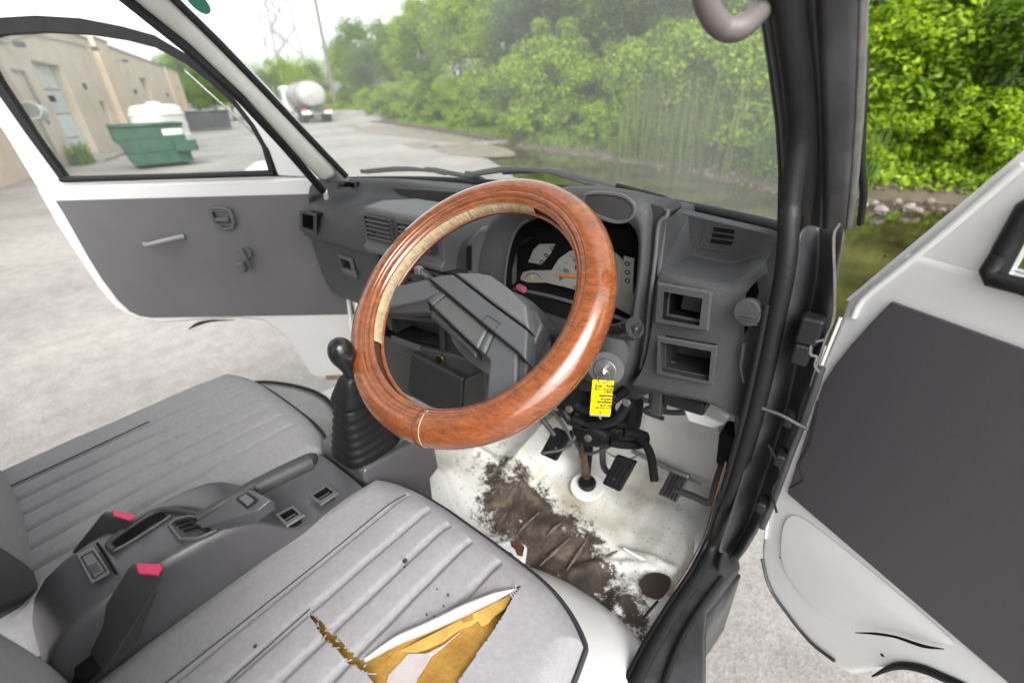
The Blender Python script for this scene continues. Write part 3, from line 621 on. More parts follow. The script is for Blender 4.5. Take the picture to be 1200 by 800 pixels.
pylon(338, 170, 52, 3.6, 'faint lattice pylon behind the first one')
p1_, _ = atpix(200, 115, 60)
for i, (z, o_) in enumerate(((18, 0), (17, .6), (16.2, -.5))):
    a = pa[0]+V(o_, 0, z); b_ = p1_+V(o_, 0, z-4); mid_ = (a+b_)/2-V(0, 0, 1.5)
    tag(tube('overhead_wire', [a, mid_, b_], .02, M['blk'], None, smoothn=6, seg=4), ['topmost overhead wire running left from the utility pole', 'middle overhead wire running left from the utility pole', 'lowest overhead wire running left from the utility pole'][i], 'wire')
# pale gravel heap by the road
sv = pp0 = [A(x_, y_, z=.012) for x_, y_ in ((283, 203), (300, 190), (330, 186), (352, 195), (345, 212), (300, 212))]
st(prism('pale_concrete_patch', sv, (0, 0, .004), mat('fresh_concrete', (.62, .62, .61), .8, var=.15, vscale=3), None, 0))

# ================================================================== THE VAN
van = empty('van', (0, 0, 0), 'small white right-hand-drive van seen from inside with both front doors open', 'van')
WP, WN = V(0, .65, 1.226), V(0, 1, .75)            # plane of the windscreen sides
def part(name, loc, label=None): return empty(name, loc, label, parent=van)
def pp(L, **k): return [A(*p, **k) for p in L]
# ---- body shell -------------------------------------------------------
body = part('body', (0, 0, .5))
# windscreen outline stations (x, y, z) along its base
def wbase(x):
    t = (x+.01)/.57; return V(x, .83-.15*abs(t)**2.6-.01*t, 1.205+.012*t)
def wtop(x):
    b_ = wbase(x); h = .60; return V(x*.90, b_[1]-.75*h-.03*(1-((x)/.57)**2), b_[2]+h)
xs = np.linspace(-.585, .555, 25)
def wrow(t, off=0, up=0): return [wbase(x)*(1-t)+wtop(x)*t+V(0, off, up) for x in xs]
ws = grid('windscreen', [wrow(t) for t in np.linspace(0, 1, 8)], M['glass'], van)
tag(ws, 'dusty windscreen with painted glare as a thin pale veil')
tube('windscreen_seal', wrow(0, -.004, -.004), .011, M['blk'], body, seg=8)
# roof and header
roofx = np.linspace(-.53, .53, 9)
rows = []
for y, dz in ((.40, -.02), (.25, .045), (0, .075), (-.4, .085), (-.9, .08), (-1.3, .05)):
    rows.append([V(x, y-.0, 1.80+dz-.14*abs(x/.55)**4) for x in roofx])
grid('roof', rows, M['paint'], body, solid=.02)
tube('windscreen_header', [wtop(x)+V(0, -.02, 0) for x in xs], .03, M['trim'], body)
# left A pillar trim between door seal and windscreen seal
def LP(px, py, x): return A(px, py, x=x)
inn = [A(px, py, P=WP, n=WN) for px, py in ((406, 207), (351, 150), (299, 95), (249, 43), (205, 0), (168, -36), (120, -84))]
out = [A(px, py, P=WP, n=WN, off=-.035) for px, py in ((381, 224), (335, 170), (284, 114), (222, 56), (152, 0), (104, -36), (44, -84))]
mid = [(a+b_)/2+V(.012, -.012, .006) for a, b_ in zip(inn, out)]
tr = grid('pillar_trim', [inn, mid, out], M['trim'], body, sub=1, solid=.012, soff=-1)
tube('windscreen_seal', inn, .0075, M['blk'], body)
tube('door_seal', [p+V(-.004, -.004, 0) for p in out]+[], .0095, M['blk'], body)
grid('pillar_outer', [[p+V(-.03, .05, 0) for p in out], [(p*.55+q*.45)+V(-.02, .05, 0) for p, q in zip(inn, out)]], M['paint'], body, solid=.01)
tube('door_seal', smoothpath([out[0], A(388, 262, x=-.60), A(405, 330, x=-.60), A(413, 392, x=-.58)], 5), .006, M['paintw'], body)
# right A pillar: strips running up the rake
def rake(px, py, off=0.): return A(px, py, P=WP, n=WN, off=off)
colL = [(921, 262), (923, 200), (920, 140), (914, 90), (906, 30), (902, 0), (893, -60)]
def strip(name, a, b_, m, bulge=0., oa=0., ob=0., nn=5, sub=0):
    pa = [rake(*p, off=oa) for p in a]; pb = [rake(*p, off=ob) for p in b_]
    rows = []
    for i in range(nn):
        t = i/(nn-1); rows.append([p*(1-t)+q*t+V(0, -1, .3)*bulge*math.sin(math.pi*t) for p, q in zip(pa, pb)])
    return grid(name, rows, m, body, solid=.006, soff=-1, sub=sub)
def colx(dx, extra=()):
    return [(x_+dx(y_) if callable(dx) else x_+dx, y_) for x_, y_ in colL]
c1 = [(921, 262), (923, 200), (920, 140), (914, 90), (906, 30), (902, 0), (893, -60)]
c2 = [(934, 268), (940, 200), (937, 140), (931, 90), (922, 30), (918, 0), (908, -60)]
c3 = [(946, 268), (951, 200), (949, 140), (945, 90), (937, 30), (934, 0), (925, -60)]
c4 = [(966, 268), (969, 200), (967, 140), (966, 90), (963, 30), (961, 0), (955, -60)]
c5 = [(989, 268), (995, 200), (999, 140), (1001, 90), (1003, 30), (1004, 0), (1006, -60)]
c6 = [(993, 268), (1000, 200), (1004, 140), (1006, 90), (1007, 30), (1008, 0), (1010, -60)]
strip('pillar_seal_inner', c1, c2, M['blk'], .012, -.00, -.01)
strip('pillar_seal', c2, c3, M['blk'], .016, -.012, -.012)
strip('pillar_panel', c3, c4, M['jamb'], .002, -.002, -.004)
strip('pillar_flange', c4, c5, M['jamb'], .003, -.012, -.010)
strip('pillar_flange_edge', c5, [(x_+(1 if i else -1)*0-.8, y_) for i, (x_, y_) in enumerate(c6)], M['steel'], 0, -.012, -.004, nn=2)
strip('windscreen_edge_band', [(x_-5, y_) for x_, y_ in c1], c1, M['blk'], 0, .004, .0, nn=2)
tube('drip_moulding', [rake(x_, y_, .035) for x_, y_ in ((1008, 262), (1012, 225), (1009, 190), (1011, 120), (1012, 60))], .004, M['blk'], body, smoothn=3)
# lower hinge jamb (deep, dark, right of the dashboard)
JY = .53
jl = pp([(936, 262), (930, 320), (920, 380), (905, 430), (893, 480), (878, 530), (862, 580), (850, 620), (838, 650)], y=JY)
jm = [A(x_, y_, y=JY+.05) for x_, y_ in ((962, 264), (958, 320), (948, 375), (934, 430), (921, 480), (908, 530), (890, 580), (874, 625), (853, 655))]
jr = [A(x_, y_, y=JY-.005) for x_, y_ in ((992, 266), (980, 320), (974, 375), (958, 430), (941, 480), (925, 530), (904, 585), (886, 625), (862, 660))]
jw = [[a*(1-t)+b_*t for a, b_ in zip(jl, jm)] for t in (0, .5, 1)]+[[a*(1-t)+b_*t for a, b_ in zip(jm, jr)] for t in (.4, .8, 1)]
for i, r_ in enumerate(jw):
    for j, p in enumerate(r_): p[1] += .012*math.sin(j*2.3+i*1.7)*(0 if i in (0, 5) else 1)
grid('hinge_jamb', jw, M['jamb'], body, sub=2, solid=.006)
tube('jamb_edge', [A(x_, y_, y=JY-.008) for x_, y_ in ((984, 262), (977, 278), (978, 330), (977, 372), (968, 395), (958, 425), (950, 452))], .0014, M['steel'], body, smoothn=4, seg=6)
tube('jamb_edge', [A(x_, y_, y=JY-.01) for x_, y_ in ((963, 430), (945, 484), (925, 536), (908, 582), (893, 618))], .004, M['jamb'], body, smoothn=4)
for k, (x_, y_, s) in enumerate(((940, 412, .010), (950, 385, .012), (915, 535, .007), (893, 590, .007), (925, 490, .006))):
    c = A(x_, y_, y=JY-.01); obox('hinge_plate' if k < 2 else 'wiring_clip', c, V(s*.9, 0, 0), V(0, .012, 0), V(0, 0, s*1.3), M['blk'], body, .004)
# check strap and hinge loop
tube('check_strap', pp([(893, 478), (915, 486), (935, 497), (946, 502)], y=JY-.02), .0022, M['jamb'], body, smoothn=4)
for pts in (((965, 398), (952, 402), (950, 415), (957, 418), (955, 428), (960, 436)), ((958, 470), (948, 520), (935, 545), (940, 562), (925, 572)), ((900, 520), (915, 552), (905, 575), (910, 600))):
    tube('wire', pp(pts, y=JY-.02), .0016, M['steel'] if pts[0][0] == 965 else M['blk'], body, smoothn=4, seg=6)
# door seal: runs down the jamb, along the sill
sealpx = [(926, 235, 'y', .54), (925, 258, 'y', .535), (921, 310, 'y', .53), (912, 360, 'y', .53), (902, 410, 'y', .53), (892, 455, 'y', .53), (881, 500, 'y', .53), (867, 548, 'y', .54), (853, 590, 'y', .55), (838, 632, 'z', .66), (818, 672, 'z', .63), (797, 704, 'z', .625), (776, 738, 'z', .625), (757, 772, 'z', .63), (738, 812, 'z', .635), (700, 890, 'z', .64)]
sp = [A(a, b_, P=WP, n=WN, off=-.02) for a, b_ in ((908, -60), (918, -10), (925, 40), (932, 100), (935, 160))]+[A(a, b_, **{c: d}) for a, b_, c, d in sealpx]
tube('door_seal', sp, .0105, M['blk'], body, smoothn=5)
sp2 = [p+V(-.011, -.004, .003) for p in sp][6:]
tube('door_seal_lip', sp2[2:], .0045, M['blk'], body, smoothn=5)
tube('rust_edge', [p+V(-.007, -.002, .002) for p in sp2[6:11]], .0014, M['rust'], body, smoothn=4)
prism('dark_gap_filler', pp([(893, 296), (935, 262), (935, 330), (915, 430), (885, 520), (860, 520), (862, 400), (878, 330)], y=.672), (0, .01, 0), M['jamb'], body, .002)  # dark filler added to cover the bright gap beside the module
# inner side wall between dashboard and jamb
# ---- sill, step, outer rocker ---------------------------------------
SZ = .60
step = pp([(846, 624), (866, 648), (868, 664), (846, 695), (829, 716), (826, 740), (826, 812), (732, 812), (757, 768), (777, 735), (800, 698), (822, 665)], z=SZ)
prism('sill_step', step, (0, 0, -.05), M['jamb'], body, .006)
side = pp([(868, 664), (846, 695), (829, 716), (826, 740), (826, 860)], z=SZ)
grid('rocker_skirt', [[p+V(0, 0, -.02) for p in side], [p+V(.004, 0, -.2) for p in side]], M['jamb'], body, solid=.01)
tube('sill_tread_groove', pp([(846, 676), (820, 712), (800, 745), (785, 780), (775, 812)], z=SZ+.004), .005, M['blk'], body, smoothn=4)
# ---- floor pan --------------------------------------------------------
BEADS = [[tuple(q[:2]) for q in smoothpath(pp(l_, z=.56), 6)] for l_ in ([(500, 556), (521, 572), (533, 598), (546, 617), (570, 629), (592, 626)], [(560, 538), (590, 550), (612, 570), (640, 590)], [(672, 664), (700, 657), (735, 658), (765, 668)], [(733, 642), (760, 655), (785, 668)])]
def floorz(x, y):
    z = .545
    z += .05*max(0, min(1, (.17-x)/.17))*max(0, min(1, (y-.30)/.2))
    z += .020*math.exp(-((x-.13)/.05)**2)*math.exp(-((y-.62)/.09)**2)
    z += .11*max(0, (.60-abs(x-.10)*5-abs(y-.74)*3.2))**1.2
    # raised ribs in the dirty hollow
    if .17 < x < .47 and .36 < y < .60: z += .0045*max(0, math.sin((x*1.0-y*.15)*86))*math.sin((y-.36)/.24*math.pi)
    z += .03*max(0, min(1, (x-.42)/.05))*max(0, min(1, (y-.40)/.03))*.55        # side ledge
    z += max(0, y-.76)*.35
    for pl in BEADS:
        dmin = min(math.hypot(x-qx, y-qy) for qx, qy in pl); z += .011*math.exp(-(dmin/.011)**2)
    z += .0025*math.sin(x*31+y*17)+.002*math.sin(y*43-x*11)
    return z
gx = np.linspace(-.56, .575, 190); gy = np.linspace(.20, .86, 120)
def fx(x, y): return x-(0.035*max(0, (.60-y))/.4 if x > .5 else 0)
grid('floor_pan', [[V(fx(x, y), y, floorz(x, y)) for x in gx] for y in gy], M['floor'], body, solid=.004, soff=-1)
# firewall
fw = []
for z in np.linspace(.55, 1.15, 14):
    fw.append([V(x, .86+.02*math.sin(x*14)*(.3 if z > .6 else .1)-.03*max(0, 1-(z-.55)/.06), z) for x in np.linspace(-.56, .60, 30)])
grid('firewall', fw, M['paintd'], body, solid=.004, flip=True)
prism('firewall_panel', pp([(757, 478), (842, 494), (846, 560), (836, 572), (765, 540), (750, 520)], y=.845), (0, .006, 0), M['paintd'], body, .006)
tube('firewall_flange', pp([(741, 528), (790, 552), (845, 582)], y=.83), .006, M['steel'], body, smoothn=3)
grid('side_wall', [[V(.585, y, z) for y in np.linspace(.62, .86, 6)] for z in np.linspace(.56, 1.15, 6)], M['jamb'], body, solid=.006)
grid('side_wall', [[V(-.575, y, z) for y in np.linspace(.70, .86, 4)] for z in np.linspace(.60, 1.10, 6)], M['paintd'], body, solid=.006, flip=True)
# wheel arch hump by the driver's seat
rows = []
for i in range(15):
    t = i/14; y = .46-.62*t; zt = .575+.125*math.sin(min(1, t*2.3)*math.pi/2)
    rows.append([V(x, y-.03*((x-.42)/.17)**2*(1 if i == 0 else .6), (.555 if i == 0 else zt)-.03*(((x-.40)/.17)**4)+(-.05 if j in (0,) else 0)) for j, x in enumerate(np.linspace(.20, .552, 14))])
grid('wheel_arch', rows, M['paintw'], body, sub=1, solid=.004)
tube('sealant_line', pp([(771, 704), (762, 714), (753, 725)], z=.655), .0022, M['pit'], body, smoothn=4, seg=6)
# sill ledge with bolts
for px, py in ((829, 648), (822, 693)):
    c = A(px, py-4, z=.578); disc('sill_bolt', c, (0, 0, 1), .009, M['steel'], body, .004, 12, .001); disc('bolt_hole', c+V(0, 0, .004), (0, 0, 1), .005, M['rust'], body, .001, 10)
# seat mount bracket with rust
br = pp([(578, 636), (600, 630), (618, 638), (616, 655), (604, 668), (585, 660)], z=.60)
prism('mount_bracket', br, (0, 0, -.02), M['paintd'], body, .006)
prism('bracket_rust', pp([(598, 633), (608, 634), (615, 641), (612, 652), (606, 650), (603, 643), (599, 640)], z=.6005), (0, 0, .0006), M['rust'], body, 0)
for q_ in (((632, 663), (648, 648), (668, 630)), ((664, 668), (676, 650), (690, 628)), ((700, 662), (712, 652), (724, 645)), ((604, 628), (616, 614), (632, 600)), ((582, 618), (592, 604), (606, 590)), ((640, 628), (650, 618), (658, 612))):
    tube('floor_rib', [A(x_, y_, z=.5495) for x_, y_ in q_], [.001, .0042, .001], M['scrape'], body, smoothn=5, seg=10, flat=1)
tube('floor_rib', [A(x_, y_, z=.566) for x_, y_ in ((731, 642), (752, 654), (784, 671))], [.002, .004, .002], M['paintw'], body, smoothn=4, seg=8)
prism('sill_ledge', pp([(845, 598), (852, 566), (862, 566), (850, 612), (836, 640), (816, 676), (800, 700), (786, 700), (792, 682), (812, 655), (815, 625)], z=.583), (0, 0, -.03), M['paintw'], body, .004)
disc('bracket_hole', A(594, 654, z=.603), (0, 0, 1), .014, M['pit'], body, .001, 18)
prism('drain_hole', smoothpath(pp([(748, 684), (756, 674), (770, 671), (785, 677), (784, 690), (772, 702), (756, 697), (748, 684)], z=.572), 4)[:-1], (0, 0, .002), mat('grimy_pad', (.035, .025, .02), .8), body, 0)
# passenger side arch and sill
arch = smoothpath([A(262, 462, x=-.60), A(300, 449, x=-.60), (A(345, 453, z=.66)), A(376, 464, z=.64), A(394, 484, z=.62), A(404, 520, z=.60)], 5)
arin = smoothpath([A(262, 520, x=-.42), A(300, 520, x=-.40), A(330, 525, x=-.40), A(350, 545, z=.60), A(365, 550, z=.60), A(378, 560, z=.60)], 5)
grid('passenger_wheel_arch', [[a*(1-t)+b_*t+V(0, 0, .03*math.sin(math.pi*t)) for a, b_ in zip(arch, arin)] for t in np.linspace(0, 1, 8)], mat('arch_grey_paint', (.46, .47, .46), .4, coat=.3, var=.2, vscale=12), body, solid=.004)
tube('door_seal', arch, .008, M['blk'], body)
tube('sill_edge', [p+V(.012, 0, -.004) for p in arch], .004, M['steel'], body, seg=6)
# seat bases and rear bulkhead
box('seat_base', V(.10, -.30, .50), V(.50, .16, .735), M['paintd'], body, .02)
box('seat_base', V(-.45, -.30, .50), V(-.05, .12, .735), M['paintd'], body, .02)
box('rear_floor', V(-.60, -1.3, .50), V(.60, -.22, .56), M['jamb'], body, .01)
box('recess_shade_box', V(-.05, -.34, .56), V(.10, .16, .74), M['jamb'], body, .01)  # dark box added for the shaded hollow between the seats
for sx_ in (-1, 1):
    tube('centre_pillar', [V(.62*sx_, -.42, .5), V(.63*sx_, -.44, 1.1), V(.57*sx_, -.48, 1.76)], .045, M['paint'], body, flat=.8)
# ---- windscreen wipers and cowl (outside the glass) -------------------
cw = []
for dy, z in ((.0, -.012), (.05, -.018), (.13, -.045), (.17, -.12)):
    cw.append([wbase(x)+V(0, .02+dy, z) for x in xs])
grid('cowl_panel', cw, mat('cowl_grey_panel', (.22, .22, .22), .5, var=.2, vscale=20), body, solid=.005)
cw = []
for dy, z in ((.17, -.05), (.20, -.10), (.22, -.35), (.20, -.75)):
    cw.append([wbase(x)+V(0, .02+dy, z) for x in xs])
grid('nose_panel', cw, M['paint'], body, solid=.01, sub=1)
def wiper(arm, blade, n_):
    wpz = empty('wiper', A(*arm[0], P=WP+V(0, .20, 0), n=WN), parent=van)
    f_ = lambda q, o_: [A(*p, P=WP+V(0, .17+o_, 0), n=WN) for p in q]
    tube('wiper_arm', f_(arm, .02), [.007]+[.0055]*(len(arm)-1), M['blk'], wpz, smoothn=3, seg=8)
    tube('wiper_blade', f_(blade, 0), .0048, M['blk'], wpz, smoothn=3, seg=6)
    tube('blade_bridge', f_([(x_*.8+blade[0][0]*.2, y_-2.5) for x_, y_ in blade], .006), .0035, M['blkg'], wpz, smoothn=2, seg=6)
    for q in (blade[0], blade[len(blade)//2]): obox('blade_clip', A(q[0], q[1]-1, P=WP+V(0, .175, 0), n=WN), V(.02, 0, 0), V(0, .006, 0), V(0, 0, .006), M['dashd'], wpz, .002)
wiper([(575, 217), (562, 209), (545, 206), (510, 199)], [(428, 202), (470, 199), (505, 200), (546, 207)], 0)
wiper([(705, 220), (672, 206), (640, 200), (590, 202)], [(553, 205), (600, 199), (650, 202), (722, 218)], 1)
tube('wiper_pivot_rod', [A(x_, y_, P=WP+V(0, .12, 0), n=WN) for x_, y_ in ((722, 218), (760, 228), (820, 243), (880, 258))], .0055, M['blk'], body, smoothn=3, flat=.6)
# inspection sticker at the top of the screen
ctr = A(232, 2, P=WP, n=WN, off=-.006)
e1, e2 = V(1, 0, 0), V(0, -.6, .8)
prism('inspection_sticker', [ctr+e1*.030*math.cos(t)+e2*.020*math.sin(t) for t in np.linspace(0, 2*math.pi, 20, endpoint=False)], (0, -.0015, -.001), M['green'], ws, 0)
# grab handle top right
tube('grab_handle', [rake(815, -70, -.05), rake(822, -20, -.06), rake(832, 14, -.06), rake(848, 33, -.055), rake(868, 33, -.05), rake(888, 16, -.03), rake(908, -6, -.0)], [.0085, .0085, .0085, .0085, .0085, .008, .008], M['grab'], van, smoothn=5, seg=14)

# ---- DASHBOARD --------------------------------------------------------
dash = part('dashboard', (0, .66, 1.05))
def dprof(x, k=0.):
    """profile points (y,z) of the passenger/centre dashboard at x; k = 0 body, 1 fully rounded end"""
    yb = wbase(x)[1]; rec = 1 if x > -.44 else 0; s = .018*k
    yw = min(yb-.05, .715+.03*rec)-.0
    P = [(yb-.005, 1.193), (yb-.03, 1.202), (yw+.012, 1.200-s), (yw, 1.194-s), (yw-.004, 1.172-s-.004*rec), (yw-.012, 1.164-s-.008*rec), (.655, 1.156-s-.009*rec), (.628, 1.150-s-.006*rec), (.612, 1.145-s), (.594+s, 1.137-s), (.580+s, 1.118), (.574+s, 1.095), (.570+s, 1.066), (.574+s, 1.0615), (.586+s, 1.0600), (.588+s, 1.054), (.588+s, 1.04), (.592+s, .97), (.60+s, .90), (.62+s, .865), (.68, .85), (.74, .86)]
    return P
xst = [-.602, -.598, -.585, -.56, -.53, -.50, -.46, -.445, -.43, -.415, -.35, -.27, -.235, -.20, -.1, .0, .14]
kst = [1.4, .7, .2, 0, 0, 0, 0, 0, 0, 0, 0, 0, 0, 0, 0, 0, 0]
rows = []
for x, k in zip(xst, kst): rows.append([V(x, y, z) for y, z in dprof(x, k)])
c = np.mean(rows[0], axis=0); rows = [[p*.02+V(-.602, .66, 1.05)*.98 for p in rows[0]]]+rows
shell = grid('passenger_shell', rows, M['dash'], dash, sub=1, angle=35)
def pocket(name, outer, inner, depth, m, mi, parent, frame=0., plane=None):
    """a bezel ring around a recessed box; outer/inner = 4 world corners, depth vector"""
    o_ = [np.array(p) for p in outer]; i_ = [np.array(p) for p in inner]; d = np.array(depth, float)
    n = -d/np.linalg.norm(d)*frame
    v = o_+[p+n for p in i_]+[p+d for p in i_]+[p+n*.9+(q-p)*.25 for p, q in zip(o_, i_)]
    k = len(o_); f = []; fm = []
    for j in range(k):
        jn = (j+1) % k
        f.append([j, jn, 3*k+jn, 3*k+j]); fm.append(0)
        f.append([3*k+j, 3*k+jn, k+jn, k+j]); fm.append(0)
        f.append([k+j, k+jn, 2*k+jn, 2*k+j]); fm.append(1)
    f.append([2*k+j for j in range(k)]); fm.append(1)
    return mesh(name, v, f, None, parent, mats=[m, mi], fm=fm, smooth=False)
def rect(px4, **k): return [A(x_, y_, **k) for x_, y_ in px4]
for q_, yy in (([(354.5, 249.5), (368.5, 252.5), (368.5, 270.5), (354.5, 266.5)], .566), ([(403, 213.5), (416, 214.5), (416, 219.5), (403, 218.5)], .692), ([(398, 302), (410, 306), (413, 318), (402, 314)], .586)):
    cut(shell, [p-V(0, .02, 0) for p in rect(q_, y=yy)], (0, .05, 0))
# left outlet
pocket('end_vent', rect([(351, 246), (371, 250), (371, 276), (351, 270)], y=.566), rect([(355, 250), (368, 253), (368, 270), (355, 266)], y=.566), (0, .03, 0), M['dash'], M['pit'], dash, .0015)
pocket('defrost_vent', rect([(401, 212), (418, 213), (418, 221), (401, 220)], y=.692), rect([(403, 213.5), (416, 214.5), (416, 219.5), (403, 218.5)], y=.692), (0, .02, 0), M['dash'], M['pit'], dash, .002)
prism('tray_shade_plate', pp([(432, 224), (437, 219), (470, 220), (560, 226), (560, 246), (470, 236), (430, 230)], y=.735), (0, .01, 0), M['dashd'], dash, .004)  # dark flat plate put in for the shade of the dashboard tray
# glovebox latch
pocket('glovebox_latch', rect([(396, 297), (413, 303), (418, 326), (402, 320)], y=.586), rect([(398, 302), (410, 306), (413, 318), (402, 314)], y=.586), (0, .02, 0), M['con'], M['cond'], dash, .0015)
prism('latch_pull', rect([(402, 314), (415, 318), (417, 325), (403, 320)], y=.580), (0, .008, 0), M['con'], dash, .002)
# centre vent housing
h0, h1, zt, zb = -.232, .02, 1.187, 1.112
prism('vent_housing', [V(h0-.004, .70, 1.175), V(h0-.004, .60, 1.188), V(h0-.004, .556, 1.184), V(h0-.006, .548, 1.178), V(h0-.010, .545, 1.108), V(h0-.010, .535, 1.100), V(h0-.010, .538, 1.088), V(h0-.006, .60, 1.08), V(h0-.004, .70, 1.08)], (h1-h0, 0, 0), M['con'], dash, .005, seg=3)
for a_, b_ in ((-.222, -.128), (-.112, -.008)):
    q = [V(a_, .541, 1.118), V(b_, .541, 1.118), V(b_, .541, 1.172), V(a_, .541, 1.172)]
    qi = [V(a_+.006, .541, 1.123), V(b_-.006, .541, 1.123), V(b_-.006, .541, 1.168), V(a_+.006, .541, 1.168)]
    pocket('centre_vent', q, qi, (0, .001, 0), M['dashd'], M['pit'], dash, .004)
    for j in range(5):
        z = 1.1275+j*.009; obox('vent_slat', V((a_+b_)/2, .541, z), V((b_-a_)/2-.008, 0, 0), V(0, .006, .002), V(0, 0, .0011), M['con'], dash, 0)
    obox('vent_thumb_tab', V(a_+.03, .535, 1.136), V(.006, 0, 0), V(0, .004, 0), V(0, 0, .004), M['dashd'], dash, .001)
# centre stack
stack = box('centre_stack', V(-.236, .566, .83), V(.10, .70, 1.088), M['dashd'], dash, .006)
cut(stack, [A(x_, y_, y=.56) for x_, y_ in ((451, 371), (516, 378), (517, 408), (453, 393))], (0, .08, 0))
obox('stack_bezel', V(-.226, .562, .985), V(.009, 0, 0), V(0, .006, 0), V(0, 0, .10), M['dashd'], dash, .002)
box('heater_panel', V(-.212, .560, 1.0), V(.055, .57, 1.075), M['blkg'], dash, .002)
for x_, z_ in ((-.185, 1.058), (-.12, 1.058), (-.06, 1.058)):
    obox('heater_slider', V(x_, .553, z_), V(.006, 0, 0), V(0, .006, 0), V(0, 0, .004), M['dash'], dash, .001)
for k in range(9):
    obox('radio_button', V(-.15+.016*k, .553, 1.018+.016*(k % 2)), V(.0055, 0, 0), V(0, .003, 0), V(0, 0, .004), M['dash'], dash, .001)
for x_ in (-.19, .0): disc('radio_knob', V(x_, .557, 1.022), (0, -1, 0), .009, M['dashd'], dash, .012, 16, .002)
pocket('cubby', rect([(448, 368), (520, 374), (522, 412), (450, 396)], y=.56), rect([(451, 371), (516, 378), (517, 408), (453, 393)], y=.56), (0, .09, 0), M['dashd'], M['pit'], dash, .004)
prism('lower_fascia', rect([(441, 388), (455, 396), (545, 420), (575, 432), (575, 470), (548, 474), (500, 425), (449, 408)], y=.555), (0, .10, 0), M['dash'], dash, .006)
prism('fascia_label_plate', rect([(458, 393), (492, 405), (492, 412), (459, 400)], y=.552), (0, .004, 0), M['con'], dash, .001)
c = A(517, 420, y=.552); disc('lighter_ring', c, (0, -1, 0), .0125, mat('brass_ring', (.45, .30, .10), .3, metal=1), dash, .006, 20, .001); disc('lighter_socket', c+V(0, -.0065, 0), (0, -1, 0), .0095, M['pit'], dash, .001, 18)
prism('ashtray_box', rect([(480, 413), (541, 444), (538, 496), (482, 466), (475, 455)], y=.535), (.0, .12, 0), M['dashd'], dash, .008, seg=3)
prism('ashtray_side', rect([(543, 445), (568, 434), (570, 480), (540, 490)], y=.54), (0, .10, 0), M['cond'], dash, .006)
obox('stack_side_cover', V(-.245, .64, .87), V(.004, 0, 0), V(0, .06, 0), V(0, 0, .05), M['cond'], dash, .004)
prism('heater_case', rect([(436, 392), (482, 410), (484, 480), (470, 486), (440, 470)], y=.64), (0, .08, 0), M['cond'], dash, .01)

# ---- instrument binnacle ---------------------------------------------
BY = .565
outer = [(556, 352), (553, 320), (558, 285), (572, 255), (598, 234), (640, 221), (690, 217), (735, 224), (756, 233), (763, 246), (762, 290), (756, 340), (748, 400), (742, 445), (722, 462), (680, 450), (620, 405), (575, 365)]
inner = [(592, 352), (592, 325), (597, 292), (606, 268), (622, 257), (650, 250), (690, 247), (722, 252), (742, 263), (749, 277), (748, 310), (743, 350), (738, 375), (733, 392), (715, 396), (690, 384), (640, 366), (604, 354)]
bo = [A(x_, y_, y=BY) for x_, y_ in outer]; bi = [A(x_, y_, y=BY-.004) for x_, y_ in inner]
bk = [V(.235+(p[0]-.235)*1.0, .75, min(1.22, p[2]+.0)) for p in bo]
bb = [V(.25+(p[0]-.25)*(1.3 if p[0] < .25 else 1.0)-.012, .672, 1.12+(p[2]-1.12)*1.02) for p in bi]
mid = [a*.55+b_*.45+V(0, -.012, 0) for a, b_ in zip(bo, bi)]
bo2 = [p+V(0, .012, 0)+(p-V(.25, BY, 1.12))*.02 for p in bo]
grid('instrument_hood', [bk, bo2, bo, mid, bi], M['dash'], dash, closed=True, sub=1, flip=True)
grid('hood_inner', [bi, bb], M['pit'], dash, closed=True, flip=True)
prism('cluster_back', bb, (0, .006, 0), M['pit'], dash, 0)
tube('hood_chrome_line', [A(x_, y_, y=BY-.012) for x_, y_ in ((592, 352), (592, 325), (597, 292), (606, 268), (618, 258))], .0022, M['con'], dash, smoothn=4, seg=6)
# recess in the hood top
rc = [(683, 235), (688, 228), (705, 226), (728, 229), (741, 237), (744, 247), (738, 257), (722, 260), (700, 253), (687, 244)]
rr_ = smoothpath([A(x_, y_, y=BY-.010) for x_, y_ in rc+rc[:1]], 4)[:-1]
tube('hood_recess_rim', rr_, .0028, M['con'], dash, closed=True, seg=6)
prism('hood_recess', rr_, (0, .004, 0), M['cond'], dash, .001)
# dark gap and edge strip on the right of the hood
prism('hood_side_gap', pp([(760, 238), (778, 242), (784, 250), (772, 262), (766, 330), (756, 420), (748, 440), (752, 380), (760, 300)], y=.572), (0, .05, 0), M['dashd'], dash, .002)
tube('hood_side_bead', pp([(783, 246), (781, 254), (772, 263), (768, 300), (762, 350), (757, 400), (751, 432)], y=.566), .003, M['con'], dash, smoothn=4, seg=8)
# gauges (printed sheet at real depth)
GY = .655
def GP(px, py, o_=0.): return A(px, py, y=GY-o_)
prism('gauge_sheet', [GP(*p) for p in [(609, 327), (613, 319), (622, 317), (646, 317), (655, 303), (668, 294), (684, 290), (705, 290), (722, 297), (733, 308), (742, 330), (744, 372), (690, 343), (640, 331), (618, 331)]], (0, .003, 0), M['gauge'], dash, .0)
prism('warning_light_sheet', [GP(*p) for p in [(619, 307), (625, 293), (632, 286), (650, 286), (645, 297), (634, 310)]], (0, .003, 0), M['gauge'], dash, 0)
prism('warning_light_sheet', [GP(*p, .012) for p in [(731, 300), (743, 303), (741, 345), (730, 343)]], (0, .003, 0), M['gauge'], dash, 0)
prism('gauge_surround', [GP(x_, y_, -.004) for x_, y_ in [(598, 345), (600, 290), (615, 266), (740, 268), (748, 290), (746, 385), (640, 350)]], (0, .004, 0), M['pit'], dash, 0)
